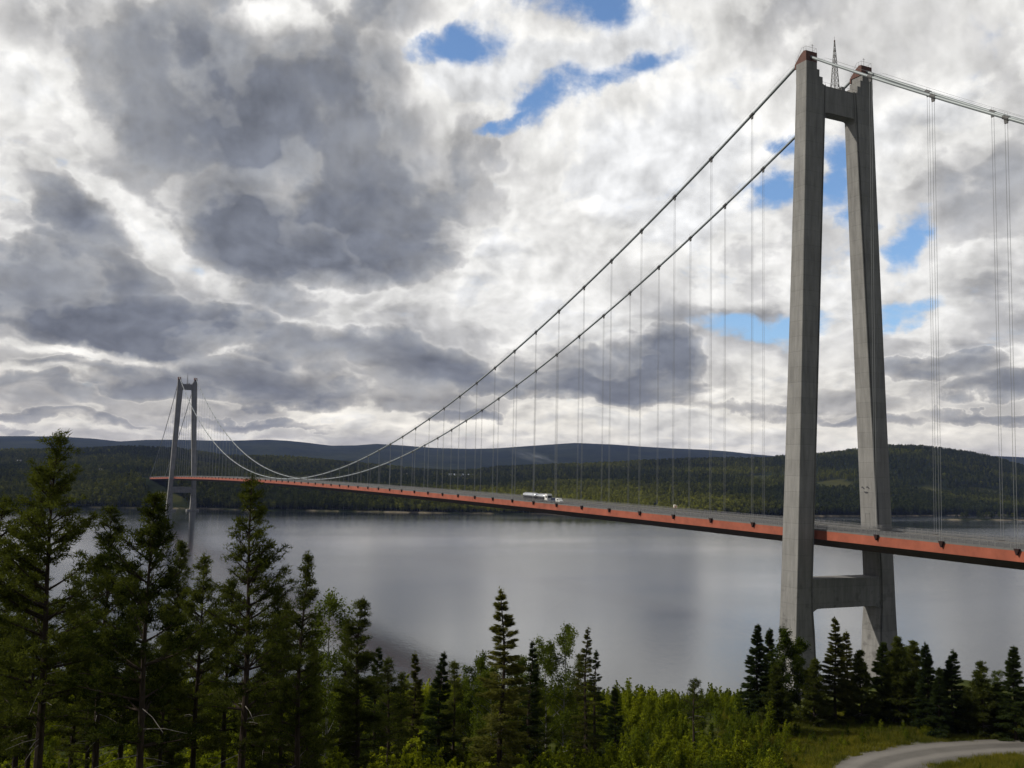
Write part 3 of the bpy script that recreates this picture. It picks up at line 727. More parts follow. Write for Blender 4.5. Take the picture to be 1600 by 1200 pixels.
mb = MB(); mb.box(-7.8, -2.2, -.3, .3, 3.4, 3.6)
mb.build('walkway', MAT['rail'], tk)
for x in (.1, -5.6, -6.9):
    for y in (-1.05, 1.05): wheel(truck, x, y)
mb = MB(); mb.box(-21.8, -9.3, -.45, .45, .7, 1.15); mb.box(-21.3, -10.2, -1.15, 1.15, 1.1, 1.4); mb.box(-10.3, -8.5, -.12, .12, .8, 1.0); mb.box(-17, -14, -1.2, 1.2, .5, 1.1); mb.build('trailer_chassis', MAT['chassis'], truck)
mb = MB(); tankshell(mb, -21.9, -9.9, 2.4, 1.25, 1.1); tk = mb.build('trailer_tank', MAT['steel'], truck, smooth=True)
mb = MB(); mb.box(-21, -10.6, -.3, .3, 3.48, 3.68); mb.build('walkway', MAT['rail'], tk)
for x in (-11.2, -18.2, -19.5, -20.8):
    for y in (-1.05, 1.05): wheel(truck, x, y)
def car(name, s, t_, prof, wid, paint, label, cat, wheels, h_glass):
    root = empty(name, (s, t_, surf(s, t_))); root.rotation_euler = (0, pitch(s), math.pi); tag(root, label, cat)
    mb = MB(); mb.loft([[(x, y*wid*k, z) for x, z in prof] for y, k in ((-1, .94), (-.93, 1), (.93, 1), (1, .94))]); mb.build('body', paint, root)
    mb = MB()
    for sg in (-1, 1): mb.loft([[(x, sg*(wid*1.0+.012+e), z) for x, z in h_glass] for e in (0, .02)])
    mb.build('window', MAT['glass'], root)
    for x in wheels:
        for y in (-wid*.88, wid*.88): wheel(root, x, y, .33, .2)
    return root
car('pickup', 157.9, 4.3, [(-2.6,.4),(-2.6,1.1),(-.9,1.15),(-.7,1.1),(-.6,1.85),(-.2,2.1),(.9,2.1),(1.6,1.25),(2.6,1.1),(2.7,.4)], .95, MAT['navy'], 'dark blue pickup just ahead of the tanker truck on the bridge', 'pickup', (-1.7, 1.8), [(-.4,1.3),(-.4,1.9),(.7,1.9),(1.2,1.3)])
car('van', 152.9, 4.3, [(-1.8,.4),(-1.85,1.9),(-1.7,2.05),(.5,2.05),(1.1,1.25),(1.8,1.1),(1.85,.4)], .93, MAT['white'], 'small white van leading the row of traffic on the bridge', 'van', (-1.15, 1.15), [(-.4,1.3),(-.4,1.8),(.4,1.8),(.85,1.3)])
sg_ = empty('road_sign', (64.2, 9.75, deck_z(64.2)+.3)); tag(sg_, 'small bright white sign with an orange edge on a post beside the bridge railing', 'road sign')
mb = MB(); mb.tube([(0, 0, 0), (0, 0, 3.3)], .05, 8); mb.build('post', MAT['rail'], sg_)
mb = MB(); mb.box(-.55, -.50, -.62, .62, 2.45, 3.35); mb.box(-.7, .7, .05, .10, 2.55, 3.45); 
p_ = mb.build('sign_panel', MAT['sign'], sg_); mb = MB(); mb.box(-.95, -.63, .05, .10, 2.6, 3.1); mb.box(-.7, .7, .045, .085, 2.42, 2.53); mb.build('sign_edge', MAT['signred'], sg_)

# ------------------------------------------------------------------ houses on the far side
def house(px, py, w_, d_, h_, roofc, wallc, label, cat='house', rz=0.0, name='house'):
    hit = ray_hit(px, py)
    if not hit: return
    fw, q = hit; p = G(fw, fw*q, far_z(fw, q)-.6)
    root = empty(name, p, math.atan2(GF.y, GF.x)+rz); tag(root, label, cat, 'buildings on the far shore')
    mb = MB(); mb.box(-d_/2, d_/2, -w_/2, w_/2, 0, h_); mb.build('wall', principled('house_wall', wallc, .8), root)
    rh = min(w_, d_)*.32; mb = MB(); e = .6
    mb.loft([[(-d_/2-e, y, h_), (d_/2+e, y, h_), (0, y, h_+rh)] for y in (-w_/2-e, w_/2+e)]); mb.build('roof', principled('house_roof', roofc, .7), root)
    mb = MB(); nw = max(2, int(w_/4))
    for i in range(nw):
        y = -w_/2+w_*(i+.5)/nw; mb.box(-d_/2-.04, -d_/2+.02, y-.6, y+.6, 1.2, h_-.9)
    mb.build('window', MAT['glass'], root)
house(637, 745, 9, 10, 7.5, (.25,.22,.2), (.75,.75,.72), 'small white house among trees, left of the long low building')
house(650, 743, 13, 9, 5, (.22,.12,.10), (.5,.46,.42), 'pale house just right of the small white house')
house(722, 747, 78, 20, 6, (.36,.40,.45), (.42,.44,.46), 'long low building with a pale blue roof behind the bridge deck', 'building', name='long_building')
house(577, 754, 14, 10, 6, (.16,.19,.26), (.22,.25,.33), 'blue grey house above the deck, left of the white house')
house(131, 732, 24, 10, 5, (.6,.64,.68), (.7,.7,.7), 'long white building right of the tall left pine', 'building', name='long_building')
house(153, 739, 20, 10, 6, (.25,.25,.28), (.35,.36,.42), 'grey blue house on the left slope below the white building')
house(32, 724, 16, 10, 6, (.3,.3,.3), (.42,.4,.4), 'pale house at the far left edge of the opposite slope')
house(221, 733, 14, 10, 5, (.3,.16,.12), (.4,.3,.25), 'brownish house on the slope left of the far tower')
house(1127, 764, 7, 6, 4, (.4,.42,.42), (.6,.62,.6), 'tiny white cabin in the woods right of the road sign', 'cabin', name='cabin')
house(1178, 768, 7, 6, 4, (.45,.47,.47), (.62,.64,.62), 'tiny pale cabin in the woods just left of the near tower', 'cabin', name='cabin')
house(1588, 793, 9, 6, 4, (.5,.52,.52), (.55,.55,.52), 'small pale cabin at the water by the right edge', 'cabin', name='cabin')
house(172, 776, 10, 8, 4, (.3,.12,.09), (.3,.10,.07), 'small red cottage near the water at left', 'cottage', name='cottage')
hit = ray_hit(1428, 699)
if hit:
    fw, q = hit; p = G(fw, fw*q, far_z(fw, q)-1); root = empty('radio_mast', p); tag(root, 'thin tall radio mast on top of the right hill', 'radio mast')
    mb = MB(); Hm = 82
    for k in range(3):
        a = k*2*math.pi/3; mb.tube([(1.1*math.cos(a), 1.1*math.sin(a), 0), (.5*math.cos(a), .5*math.sin(a), Hm)], .28, 4)
    for i in range(20):
        for k in range(3):
            a, b = k*2*math.pi/3, (k+1)*2*math.pi/3; z0, z1 = i*Hm/20, (i+1)*Hm/20; mb.bar((math.cos(a), math.sin(a), z0), (.9*math.cos(b), .9*math.sin(b), z1), .08)
    mb.build('lattice', MAT['mast'], root)
    mb = MB(); mb.box(-2.5, 2.5, -2.5, 2.5, 0, 4); mb.build('equipment_hut', MAT['kerb'], root)

# ------------------------------------------------------------------ vegetation
def blades(cent, dirs, length, width):
    """one narrow triangle per needle spray / leaf"""
    n = len(cent); d_ = dirs/np.linalg.norm(dirs, axis=1, keepdims=True)
    side = np.cross(d_, rng.normal(size=(n, 3))); side /= np.linalg.norm(side, axis=1, keepdims=True)+1e-9
    w_ = (width*.5)[:, None] if hasattr(width, '__len__') else width*.5; l_ = length[:, None] if hasattr(length, '__len__') else length
    V = np.stack([cent-side*w_, cent+side*w_, cent+d_*l_], 1).reshape(-1, 3)
    return V, np.arange(3*n).reshape(-1, 3)
def leaves(cent, size):
    n = len(cent); a = rng.normal(size=(n, 3)); a /= np.linalg.norm(a, axis=1, keepdims=True); b = np.cross(a, rng.normal(size=(n, 3))); b /= np.linalg.norm(b, axis=1, keepdims=True)
    s_ = size[:, None]; V = np.stack([cent-a*s_*.5, cent+b*s_*.32, cent+a*s_*.5, cent-b*s_*.32], 1).reshape(-1, 3)
    return V, np.arange(4*n).reshape(-1, 4)
def foliage_mesh(name, V, F, tone, mat):
    me = np_mesh(name, V, F, [mat]); k = F.shape[1]
    me.attributes.new('tone', 'FLOAT', 'FACE').data.foreach_set('value', np.asarray(tone, np.float32)); return me
def conifer(kind, h, seed, crown0=.3, rmax=None, dens=1.0, blade=.2, lean=0., gap=0.0, top_open=False):
    """returns (trunk mesh builder, crown vertices, faces, tone) about the origin"""
    rd = random.Random(seed); global rng; rng = np.random.default_rng(seed)
    tb = MB(); r0 = .0105*h+.035; ph = rd.random()*9
    def axis(z): return Vector((lean*z+.12*math.sin(z*.55+ph)*z/h, .12*math.cos(z*.47+ph)*z/h, z))
    n = 14; tb.tube([axis(h*i/n)+Vector((0, 0, -.5 if i == 0 else 0)) for i in range(n+1)], [r0*(1.25 if i == 0 else 1)*(1-.93*i/n) for i in range(n+1)], 8, 0)
    C_, D_, T_ = [], [], []
    if kind == 'pine':
        rmax = rmax or .19*h; z = h*crown0; step = .33+.020*h
        while z < h-.15:
            u = (z-h*crown0)/(h*(1-crown0)); pr = min(1, .6+u*1.6)*(1-u)**.85*1.05+.04
            for k in range(rd.choice((3, 4, 4, 5))):
                if rd.random() < gap: continue
                az_ = rd.random()*6.283; ln = rmax*pr*rd.uniform(.55, 1.18); up = rd.uniform(.05, .35)+.75*u
                base = axis(z+rd.uniform(-.1, .1)); dv = Vector((math.cos(az_), math.sin(az_), up)).normalized()
                pts = [base]
                for j in range(1, 5): pts.append(base+dv*ln*j/4+Vector((0, 0, .10*ln*(j/4)**2*(1.4 if u > .3 else .4)-.05*ln*(j/4))))
                tb.tube(pts, [r0*.28*(1-u*.6)*(1-.2*j)+.006 for j in range(5)], 4, 0)
                nt = max(2, int(ln*6.6*dens))
                for q in range(nt):
                    f = rd.uniform(.18, 1.0)**.85; p = base.lerp(pts[-1], f)+Vector((0, 0, .03)); i0 = min(3, int(f*4)); p = pts[i0].lerp(pts[i0+1], f*4-i0)
                    sd = dv.cross(Vector((0, 0, 1))).normalized()*rd.uniform(-1, 1)*(ln*.36*(1.15-f*.7)+.05); tip = p+sd+Vector((0, 0, rd.uniform(-.16, .20)*(.5+ln*.25)))+dv*rd.uniform(0, .22)*ln*.5
                    if q % 3 == 0: tb.tube([p, tip], [.012, .005], 3, 0)
                    tone = rd.random()*.75+.25*u
                    for e in range(rd.choice((2, 3))):
                        c = tip+Vector((rd.gauss(0, .10), rd.gauss(0, .10), rd.gauss(0, .035)))
                        m_ = int(13*dens); ctr = np.array(c)+rng.normal(size=(m_, 3))*np.array((.075, .075, .05)); dd_ = rng.normal(size=(m_, 3))*.8+np.array((dv.x*.9, dv.y*.9, .55))
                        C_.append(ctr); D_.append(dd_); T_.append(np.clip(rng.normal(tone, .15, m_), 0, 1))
            z += step*rd.uniform(.7, 1.25)*(1-.45*u)
        for k in range(8):           # dead lower branches
            z = h*rd.uniform(.12, crown0+.12); a = rd.random()*6.283; ln = rmax*rd.uniform(.25, .75); b = axis(z); dv = Vector((math.cos(a), math.sin(a), rd.uniform(-.25, .3)))
            tb.tube([b, b+dv*ln*.5, b+dv*ln+Vector((0, 0, -.1*ln))], [.022, .014, .006], 4, 1)
    else:
        rmax = rmax or .16*h; z = h*crown0; step = .20+.012*h
        while z < h-.08:
            u = (z-h*crown0)/(h*(1-crown0)); pr = (min(1, .6+u*2.5))*(1-u)**.88+.03
            for k in range(rd.choice((4, 5, 6))):
                if rd.random() < gap: continue
                az_ = rd.random()*6.283; ln = rmax*pr*rd.uniform(.7, 1.15); droop = (-.28+.75*u)+rd.uniform(-.1, .1)
                base = axis(z+rd.uniform(-.08, .08)); dv = Vector((math.cos(az_), math.sin(az_), droop)).normalized()
                tip = base+dv*ln+Vector((0, 0, .12*ln)); mid = base.lerp(tip, .5)-Vector((0, 0, .06*ln)); tb.tube([base, mid, tip], [.022*(1-u)+.008, .014, .005], 3, 0)
                m_ = int((60+120*ln)*dens); f = rng.uniform(.12, 1, m_)**.75; f2 = f[:, None]
                ctr = np.array(base)*(1-f2)+np.array(tip)*f2; sd = np.array(dv.cross(Vector((0, 0, 1))).normalized())
                wd = ln*.36*(1.15-f)*1.0+.04; ctr += sd*(rng.uniform(-1, 1, m_)*wd)[:, None]; ctr[:, 2] -= rng.uniform(0, .26, m_)*(.4+ln*.3)
                dd_ = np.array(dv)+sd*(rng.normal(0, .6, m_))[:, None]+np.array((0, 0, -.15)) + rng.normal(0, .25, (m_, 3))
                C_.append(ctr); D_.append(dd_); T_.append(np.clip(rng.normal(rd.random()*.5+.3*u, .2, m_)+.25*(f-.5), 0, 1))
            z += step*rd.uniform(.75, 1.2)*(1-.4*u)
    C_ = np.concatenate(C_); D_ = np.concatenate(D_); T_ = np.concatenate(T_)
    top = np.array(axis(h)); m_ = 40; C_ = np.concatenate([C_, top+rng.normal(size=(m_, 3))*np.array((.05, .05, .14))-np.array((0, 0, .15))]); D_ = np.concatenate([D_, rng.normal(size=(m_, 3))*.6+np.array((0, 0, 1))]); T_ = np.concatenate([T_, np.full(m_, .7)])
    V, F = blades(C_, D_, rng.uniform(.7, 1.25, len(C_))*blade, rng.uniform(.7, 1.3, len(C_))*blade*.24)
    return tb, V, F, T_
def broadleaf(h, seed, width=.22, crown0=.2, n=5200, leaf=.12):
    rd = random.Random(seed); global rng; rng = np.random.default_rng(seed); tb = MB(); r0 = .007*h+.02
    ph = rd.random()*9
    def axis(z): return Vector((.14*math.sin(z*.6+ph)*z/h, .14*math.cos(z*.5+ph)*z/h, z))
    tb.tube([axis(h*i/10)-Vector((0, 0, .4 if i == 0 else 0)) for i in range(11)], [r0*(1-.09*i) for i in range(11)], 7, 0)
    C_, T_ = [], []; nb_ = 34
    for i in range(nb_):
        u = (i+.5)/nb_; z = h*(crown0+(1-crown0)*u*.97); a = rd.random()*6.283; pr = (min(1, .45+u*2.2)*(1-u)**.55+.08); ln = h*width*pr*rd.uniform(.6, 1.2)
        b = axis(z); dv = Vector((math.cos(a), math.sin(a), rd.uniform(.5, 1.2))).normalized(); tip = b+dv*ln; tb.tube([b, b+dv*ln*.5-Vector((0, 0, .04*ln)), tip], [r0*.35*(1-u)+.006, .01, .004], 4, 0)
        k = rd.choice((4, 5, 6)); m_ = n//(nb_*k)
        for c_ in range(k):
            f = rd.uniform(.3, 1.08); p = np.array(b.lerp(tip, f)); p = p+np.array((rd.gauss(0, .16), rd.gauss(0, .16), rd.gauss(0, .12)))*(.5+ln*.35)
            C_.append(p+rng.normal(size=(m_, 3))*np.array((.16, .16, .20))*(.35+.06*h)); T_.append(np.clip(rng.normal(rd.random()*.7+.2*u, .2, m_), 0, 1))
    C_ = np.concatenate(C_); T_ = np.concatenate(T_); V, F = leaves(C_, rng.uniform(.6, 1.3, len(C_))*leaf); return tb, V, F, T_
_cache = {}
def tree_meshes(key, args):
    if key in _cache: return _cache[key]
    kind = args.pop('kind'); fm_ = args.pop('fol'); bk = args.pop('bark', 'bark')
    tb, V, F, T_ = broadleaf(**args) if kind == 'birch' else conifer(kind, **args)
    t_ = bpy.data.meshes.new('trunk'); t_.from_pydata(tb.v, [], tb.f); t_.materials.append(MAT[bk]); t_.materials.append(MAT['deadwood']); t_.polygons.foreach_set('material_index', tb.m); t_.update()
    _cache[key] = (t_, foliage_mesh('crown', V, F, T_, MAT[fm_]), args['h']); return _cache[key]
def plant(name, label, cat, x, ytop, fw, key, args, group=None, rz=None, base_drop=.15, wscale=1.0):
    """tree standing at ground point seen in direction x at forward distance fw, as tall as it shows"""
    kt, q = slope(x, ytop); p = G(fw, fw*q); p.z = near_zxy(p.x, p.y)-base_drop
    ztop = CAM.z+fw*kt; H_ = max(1.2, ztop-p.z)
    t_, c_, h0 = tree_meshes(key, dict(args)) if key in _cache else tree_meshes(key, dict(args, h=H_))
    if group == gr: wscale *= 1.25
    if group == gm and args['kind'] != 'birch': wscale *= 1.3
    k = H_/h0; root = empty(name, p, random.Random(int(x*7+fw)).random()*6.28 if rz is None else rz); root.scale = (k*wscale, k*wscale, k)
    tag(root, label, cat, group)
    for n_, me_ in (('trunk', t_), ('crown', c_)): link(bpy.data.objects.new(n_, me_), root)
    return root
PA = dict(kind='pine', fol='pine')
SP = dict(kind='spruce', fol='spruce', blade=.17)
def pine(seed, **k): d_ = dict(kind='pine', fol='pine', seed=seed, blade=.17); d_.update(k); return d_
def spruce(seed, **k): d_ = dict(kind='spruce', fol='spruce', seed=seed, blade=.17); d_.update(k); return d_
def birch(seed, **k): d_ = dict(kind='birch', fol='birch', bark='barkb', seed=seed); d_.update(k); return d_
gl, gr, gm = 'tall pines at the left', 'trees in front of the near tower', 'trees along the middle of the slope'
TREES = [
 ('pine_tree','tallest dark pine at far left, rising above the hills',  'pine', 90, 682, 36, 'pA', pine(11, crown0=.33, rmax=3.0, dens=1.1), gl),
 ('pine_tree','broad pine in front of the foot of the far tower','pine', 240, 778, 34, 'pB', pine(23, crown0=.34, rmax=2.6, dens=1.1), gl),
 ('pine_tree','tall open pine right of the far tower, tip touching the red deck','pine', 397, 742, 42, 'pC', pine(37, crown0=.30, rmax=2.7, dens=1.1, gap=.08), gl),
 ('pine_tree','slim dark pine at the right end of the big left group','pine', 477, 866, 47, 'pD', pine(41, crown0=.25, rmax=1.6, dens=1.1), gl),
 ('pine_tree','dark pine cut by the left edge of the picture','pine', 4, 775, 40, 'pE', pine(53, crown0=.33, rmax=2.8, dens=1.1), gl),
 ('pine_tree','pine with spreading top between the two tallest left pines','pine', 172, 792, 46, 'pF', pine(61, crown0=.30, rmax=3.0, dens=1.1), gl),
 ('pine_tree','shaded pine behind, between the broad pine and the open pine','pine', 318, 868, 50, 'pG', pine(67, crown0=.30, rmax=2.3, dens=1.1), gl),
 ('pine_tree','low dark pine at the bottom left corner behind the tallest pine','pine', 45, 850, 52, 'pH', pine(71, crown0=.33, rmax=2.4, dens=1.1), gl),
 ('pine_tree','dark pine behind the trunk of the broad pine','pine', 205, 880, 55, 'pI', pine(73, crown0=.33, rmax=2.5, dens=1.1), gl),
 ('pine_tree','shaded pine just left of the open pine trunk','pine', 362, 905, 56, 'pB2', pine(79, crown0=.33, rmax=2.2, dens=1.1), gl),
 ('pine_tree','dark pine behind the open pine on its right side','pine', 436, 920, 58, 'pD2', pine(83, crown0=.26, rmax=1.9, dens=1.1), gl),
 ('pine_tree','dark pine filling the gap right of the tallest pine','pine', 128, 900, 58, 'pI2', pine(89, crown0=.33, rmax=2.2, dens=1.1), gl),
 ('pine_tree','small dark pine low between broad pine and open pine','pine', 276, 930, 60, 'pG2', pine(97, crown0=.25, rmax=2.0, dens=1.1), gl),
 ('pine_tree','low dark pine deep in the left group, under the spreading top','pine', 150, 955, 50, 'pH', pine(71, crown0=.15, rmax=2.6), gl),
 ('pine_tree','low dark pine just right of the open pine trunk','pine', 420, 985, 52, 'pI2', pine(89, crown0=.15, rmax=2.3), gl),
 ('pine_tree','low dark pine under the slim dark pine','pine', 488, 1010, 56, 'pD2', pine(83, crown0=.15, rmax=2.0), gl),
 ('pine_tree','shaded pine behind the broad pine top on its right','pine', 285, 850, 60, 'pC2', pine(191, crown0=.30, rmax=2.7, dens=1.1), gl),
 ('pine_tree','low dark pine just right of the broad pine trunk','pine', 262, 968, 48, 'pB2', pine(79, crown0=.30, rmax=2.3), gl),
 ('pine_tree','low dark pine at the left edge under the cut pine','pine', 14, 930, 56, 'pG', pine(67, crown0=.30, rmax=2.6), gl),
 ('pine_tree','shaded pine close behind the tallest pine on its left','pine', 62, 880, 47, 'pF', pine(61, crown0=.3, rmax=3.0), gl),
 ('pine_tree','shaded pine in the gap left of the slim dark pine','pine', 448, 945, 50, 'pC2', pine(191, crown0=.30, rmax=2.7), gl),
 ('birch_tree','thin grey green birch right of the slim dark pine','birch', 517, 928, 64, 'bA', birch(5, width=.22, n=8500, leaf=.15), gm),
 ('pine_tree','slender dark pine standing apart against the water, right of the left group','pine', 565, 937, 60, 'pJ', pine(101, crown0=.28, rmax=1.7, dens=1.35), gm),
 ('pine_tree','short pine beside the slender one, lower and bushier','pine', 610, 1028, 72, 'pK', pine(103, crown0=.2, rmax=1.7), gm),
 ('spruce_tree','small light green pointed spruce left of the two dark ones','spruce', 648, 1022, 84, 'sA', spruce(7, crown0=.1, rmax=1.2, fol='olive'), gm),
 ('spruce_tree','dark spruce with a blunt top in the middle left of the slope','spruce', 690, 1020, 80, 'sB', spruce(9, crown0=.12, rmax=1.45), gm),
 ('pine_tree','little dark pine touching the blunt dark spruce on its right','pine', 711, 1034, 82, 'pL', pine(107, crown0=.15, rmax=1.2), gm),
 ('spruce_tree','tall open topped spruce standing highest in the middle of the picture','spruce', 787, 923, 66, 'sC', spruce(15, crown0=.20, rmax=1.9, fol='olive', dens=1.0, gap=.25, blade=.22), gm),
 ('birch_tree','bushy light green tree left of the tall middle spruce','birch', 748, 1028, 84, 'bB', birch(8, width=.34, n=11000, leaf=.16), gm),
 ('spruce_tree','dark narrow spruce right behind the tall middle spruce','spruce', 829, 1003, 80, 'sD', spruce(17, crown0=.15, rmax=1.2, gap=.2), gm),
 ('birch_tree','rounded bright birch left of the pair of pointed trees','birch', 855, 1006, 92, 'bC', birch(10, width=.34, n=10000, leaf=.16), gm),
 ('birch_tree','bright green tree with a pointed top right of the rounded birch','birch', 883, 978, 92, 'bD', birch(12, width=.26, n=10000, leaf=.16), gm),
 ('spruce_tree','thin ragged spruce with bare lower trunk, last of the middle group','spruce', 917, 982, 88, 'sE', spruce(19, crown0=.25, rmax=1.4, fol='olive', dens=.7, gap=.3), gm),
 ('spruce_tree','short ragged spruce leaning close to the last middle one','spruce', 931, 1018, 90, 'sE2', spruce(20, crown0=.25, rmax=1.2, dens=.7, gap=.25), gm),
 ('spruce_tree','tiny dark spruce poking above the green thicket','spruce', 962, 1073, 100, 'sF', spruce(21, crown0=.05, rmax=1.1), gm),
 ('pine_tree','small crooked pine rising from the thicket against the water','pine', 1085, 1060, 102, 'pM', pine(109, crown0=.45, rmax=1.4, dens=.8), gm),
 ('spruce_tree','leftmost dark pointed spruce before the near tower','spruce', 1183, 978, 124, 'sG', spruce(25, blade=.28, crown0=.03, rmax=1.9, dens=1.2), gr),
 ('spruce_tree','second pointed dark spruce from the left before the near tower','spruce', 1203, 984, 126, 'sH', spruce(27, blade=.28, crown0=.03, rmax=1.6, dens=1.2), gr),
 ('birch_tree','yellow green birch overlapping the near tower left leg','birch', 1226, 984, 122, 'bE', birch(14, width=.20, n=10000, leaf=.18), gr),
 ('birch_tree','second greenish birch at the right side of the left tower leg','birch', 1250, 1000, 124, 'bF', birch(16, width=.18, n=9000, leaf=.18), gr),
 ('spruce_tree','bronze green spruce framed between the tower legs','spruce', 1304, 967, 122, 'sI', spruce(29, blade=.28, crown0=.06, rmax=2.0, fol='olive', dens=1.0, gap=.12), gr),
 ('spruce_tree','shorter bronze tree touching the framed spruce on its right','spruce', 1323, 988, 125, 'sJ', spruce(31, blade=.28, crown0=.08, rmax=1.5, fol='olive', dens=.9, gap=.2), gr),
 ('pine_tree','dark rounded pine below the lower beam between the legs','pine', 1272, 1030, 120, 'pN', pine(113, blade=.28, crown0=.08, rmax=1.9, dens=1.35), gr),
 ('pine_tree','low dark pine between the bronze trees and the right leg','pine', 1345, 1018, 122, 'pO', pine(127, blade=.28, crown0=.06, rmax=1.8, dens=1.35), gr),
 ('spruce_tree','dense dark spruce covering the foot of the right tower leg','spruce', 1378, 1005, 124, 'sK', spruce(33, blade=.28, crown0=.03, rmax=2.1, dens=1.25), gr),
 ('pine_tree','tall black green pine right of the tower right leg','pine', 1403, 996, 122, 'pP', pine(131, blade=.28, crown0=.06, rmax=2.4, dens=1.3), gr),
 ('pine_tree','dark broad pine second to the right of the tower','pine', 1426, 1004, 124, 'pQ', pine(137, blade=.28, crown0=.06, rmax=2.1, dens=1.2), gr),
 ('spruce_tree','narrow spruce with a sharp tip right of the tower trees','spruce', 1448, 1006, 118, 'sL', spruce(35, blade=.28, crown0=.04, rmax=1.6, dens=1.35), gr),
 ('spruce_tree','dark conical spruce standing alone against the water at right','spruce', 1487, 1018, 118, 'sM', spruce(39, blade=.28, crown0=.04, rmax=1.9, dens=1.2), gr),
 ('pine_tree','rounded dark pine second from the right edge','pine', 1534, 1035, 116, 'pR', pine(139, blade=.28, crown0=.06, rmax=1.8, dens=1.25), gr),
 ('spruce_tree','dark spruce at the right edge of the picture','spruce', 1584, 1012, 114, 'sN', spruce(43, blade=.28, crown0=.03, rmax=2.0, dens=1.2), gr),
 ('spruce_tree','low dark spruce low between the alone spruce and the sharp one','spruce', 1466, 1058, 116, 'sO', spruce(45, blade=.28, crown0=.02, rmax=1.5, dens=1.35), gr),
 ('pine_tree','low dark bushy pine between the two rightmost tall trees','pine', 1558, 1068, 117, 'pS', pine(149, blade=.28, crown0=.04, rmax=1.5, dens=1.35), gr),
 ('pine_tree','low dark pine left of the rounded dark pine at right','pine', 1510, 1075, 117, 'pT', pine(151, blade=.28, crown0=.04, rmax=1.4, dens=1.35), gr),
 ('pine_tree','low pine in the gap between the left spruces and birch','pine', 1213, 1040, 116, 'pU', pine(157, blade=.28, crown0=.04, rmax=1.7, dens=1.35), gr),
 ('birch_tree','dull green birch behind the dark trees right of the tower leg','birch', 1415, 1012, 130, 'bE', birch(14), gr),
 ('birch_tree','small dull birch between the sharp spruce and the lone conical one','birch', 1470, 1045, 124, 'bF', birch(16), gr),
 ('birch_tree','small birch behind the low trees near the right edge','birch', 1556, 1050, 124, 'bC', birch(10), gr),
 ('spruce_tree','dim spruce behind, right of the slender pine','spruce', 590, 1012, 92, 'sP', spruce(47, crown0=.05, rmax=1.6), gm),
 ('pine_tree','dim pine behind the slender dark pine on its left','pine', 540, 985, 74, 'pV', pine(163, crown0=.1, rmax=1.7), gm),
 ('pine_tree','dim pine half hidden by the slim dark pine','pine', 498, 960, 68, 'pW', pine(167, crown0=.1, rmax=1.8), gm),
 ('spruce_tree','dark low spruce between the blunt spruce and the bushy tree','spruce', 728, 1062, 90, 'sQ', spruce(49, crown0=.03, rmax=1.3), gm),
 ('pine_tree','dim pine low between the short pine and the light spruce','pine', 630, 1052, 88, 'pX', pine(173, crown0=.05, rmax=1.5), gm),
 ('birch_tree','green tree filling below the tall middle spruce at left','birch', 768, 1045, 78, 'bG', birch(18, width=.32, n=8000, leaf=.16), gm),
 ('birch_tree','green tree filling below the tall middle spruce at right','birch', 812, 1030, 82, 'bH', birch(22, width=.30, n=8500, leaf=.15), gm),
 ('pine_tree','dark pine under the pair of pointed bright trees','pine', 902, 1022, 94, 'pY', pine(179, crown0=.1, rmax=1.7), gm),
 ('pine_tree','low dark pine behind the thicket right of the dark narrow spruce','pine', 840, 1040, 86, 'pZ', pine(181, crown0=.08, rmax=1.4), gm),
]
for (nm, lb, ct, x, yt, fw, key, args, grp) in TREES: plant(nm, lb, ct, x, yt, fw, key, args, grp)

# --- stuff: point clouds with instances
def scatter(name, pts, attrs, variants, kind_mat=None):
    """one object whose points carry copies of the variant meshes"""
    me = bpy.data.meshes.new(name); me.vertices.add(len(pts)); me.vertices.foreach_set('co', np.asarray(pts, np.float32).ravel())
    for k, (ty, val) in attrs.items(): me.attributes.new(k, ty, 'POINT').data.foreach_set('value', val)
    me.update(); o = link(bpy.data.objects.new(name, me))
    coll = bpy.data.collections.new(name+'_kinds')
    for i, v in enumerate(variants):
        vo = bpy.data.objects.new('%s_kind_%02d' % (name, i), v); coll.objects.link(vo)
    ng = bpy.data.node_groups.new(name, 'GeometryNodeTree'); ng.interface.new_socket('Geometry', in_out='INPUT', socket_type='NodeSocketGeometry'); ng.interface.new_socket('Geometry', in_out='OUTPUT', socket_type='NodeSocketGeometry')
    N = ng.nodes; Lk = ng.links; gi = N.new('NodeGroupInput'); go = N.new('NodeGroupOutput')
    def attr(n_, ty): a = N.new('GeometryNodeInputNamedAttribute'); a.data_type = ty; a.inputs[0].default_value = n_; return a.outputs[0]
    ci = N.new('GeometryNodeCollectionInfo'); ci.inputs[0].default_value = coll; ci.inputs[1].default_value = True; ci.inputs[2].default_value = True
    m2p = N.new('GeometryNodeMeshToPoints'); Lk.new(gi.outputs[0], m2p.inputs[0])
    ip = N.new('GeometryNodeInstanceOnPoints'); Lk.new(m2p.outputs[0], ip.inputs['Points']); Lk.new(ci.outputs[0], ip.inputs['Instance']); ip.inputs['Pick Instance'].default_value = True
    Lk.new(attr('kind_index', 'INT'), ip.inputs['Instance Index'])
    cx = N.new('ShaderNodeCombineXYZ'); Lk.new(attr('turn', 'FLOAT'), cx.inputs[2]); Lk.new(cx.outputs[0], ip.inputs['Rotation'])
    cs = N.new('ShaderNodeCombineXYZ'); w_ = attr('wide', 'FLOAT'); Lk.new(w_, cs.inputs[0]); Lk.new(w_, cs.inputs[1]); Lk.new(attr('tall', 'FLOAT'), cs.inputs[2]); Lk.new(cs.outputs[0], ip.inputs['Scale'])
    Lk.new(ip.outputs[0], go.inputs[0]); md = o.modifiers.new('scatter', 'NODES'); md.node_group = ng
    return o
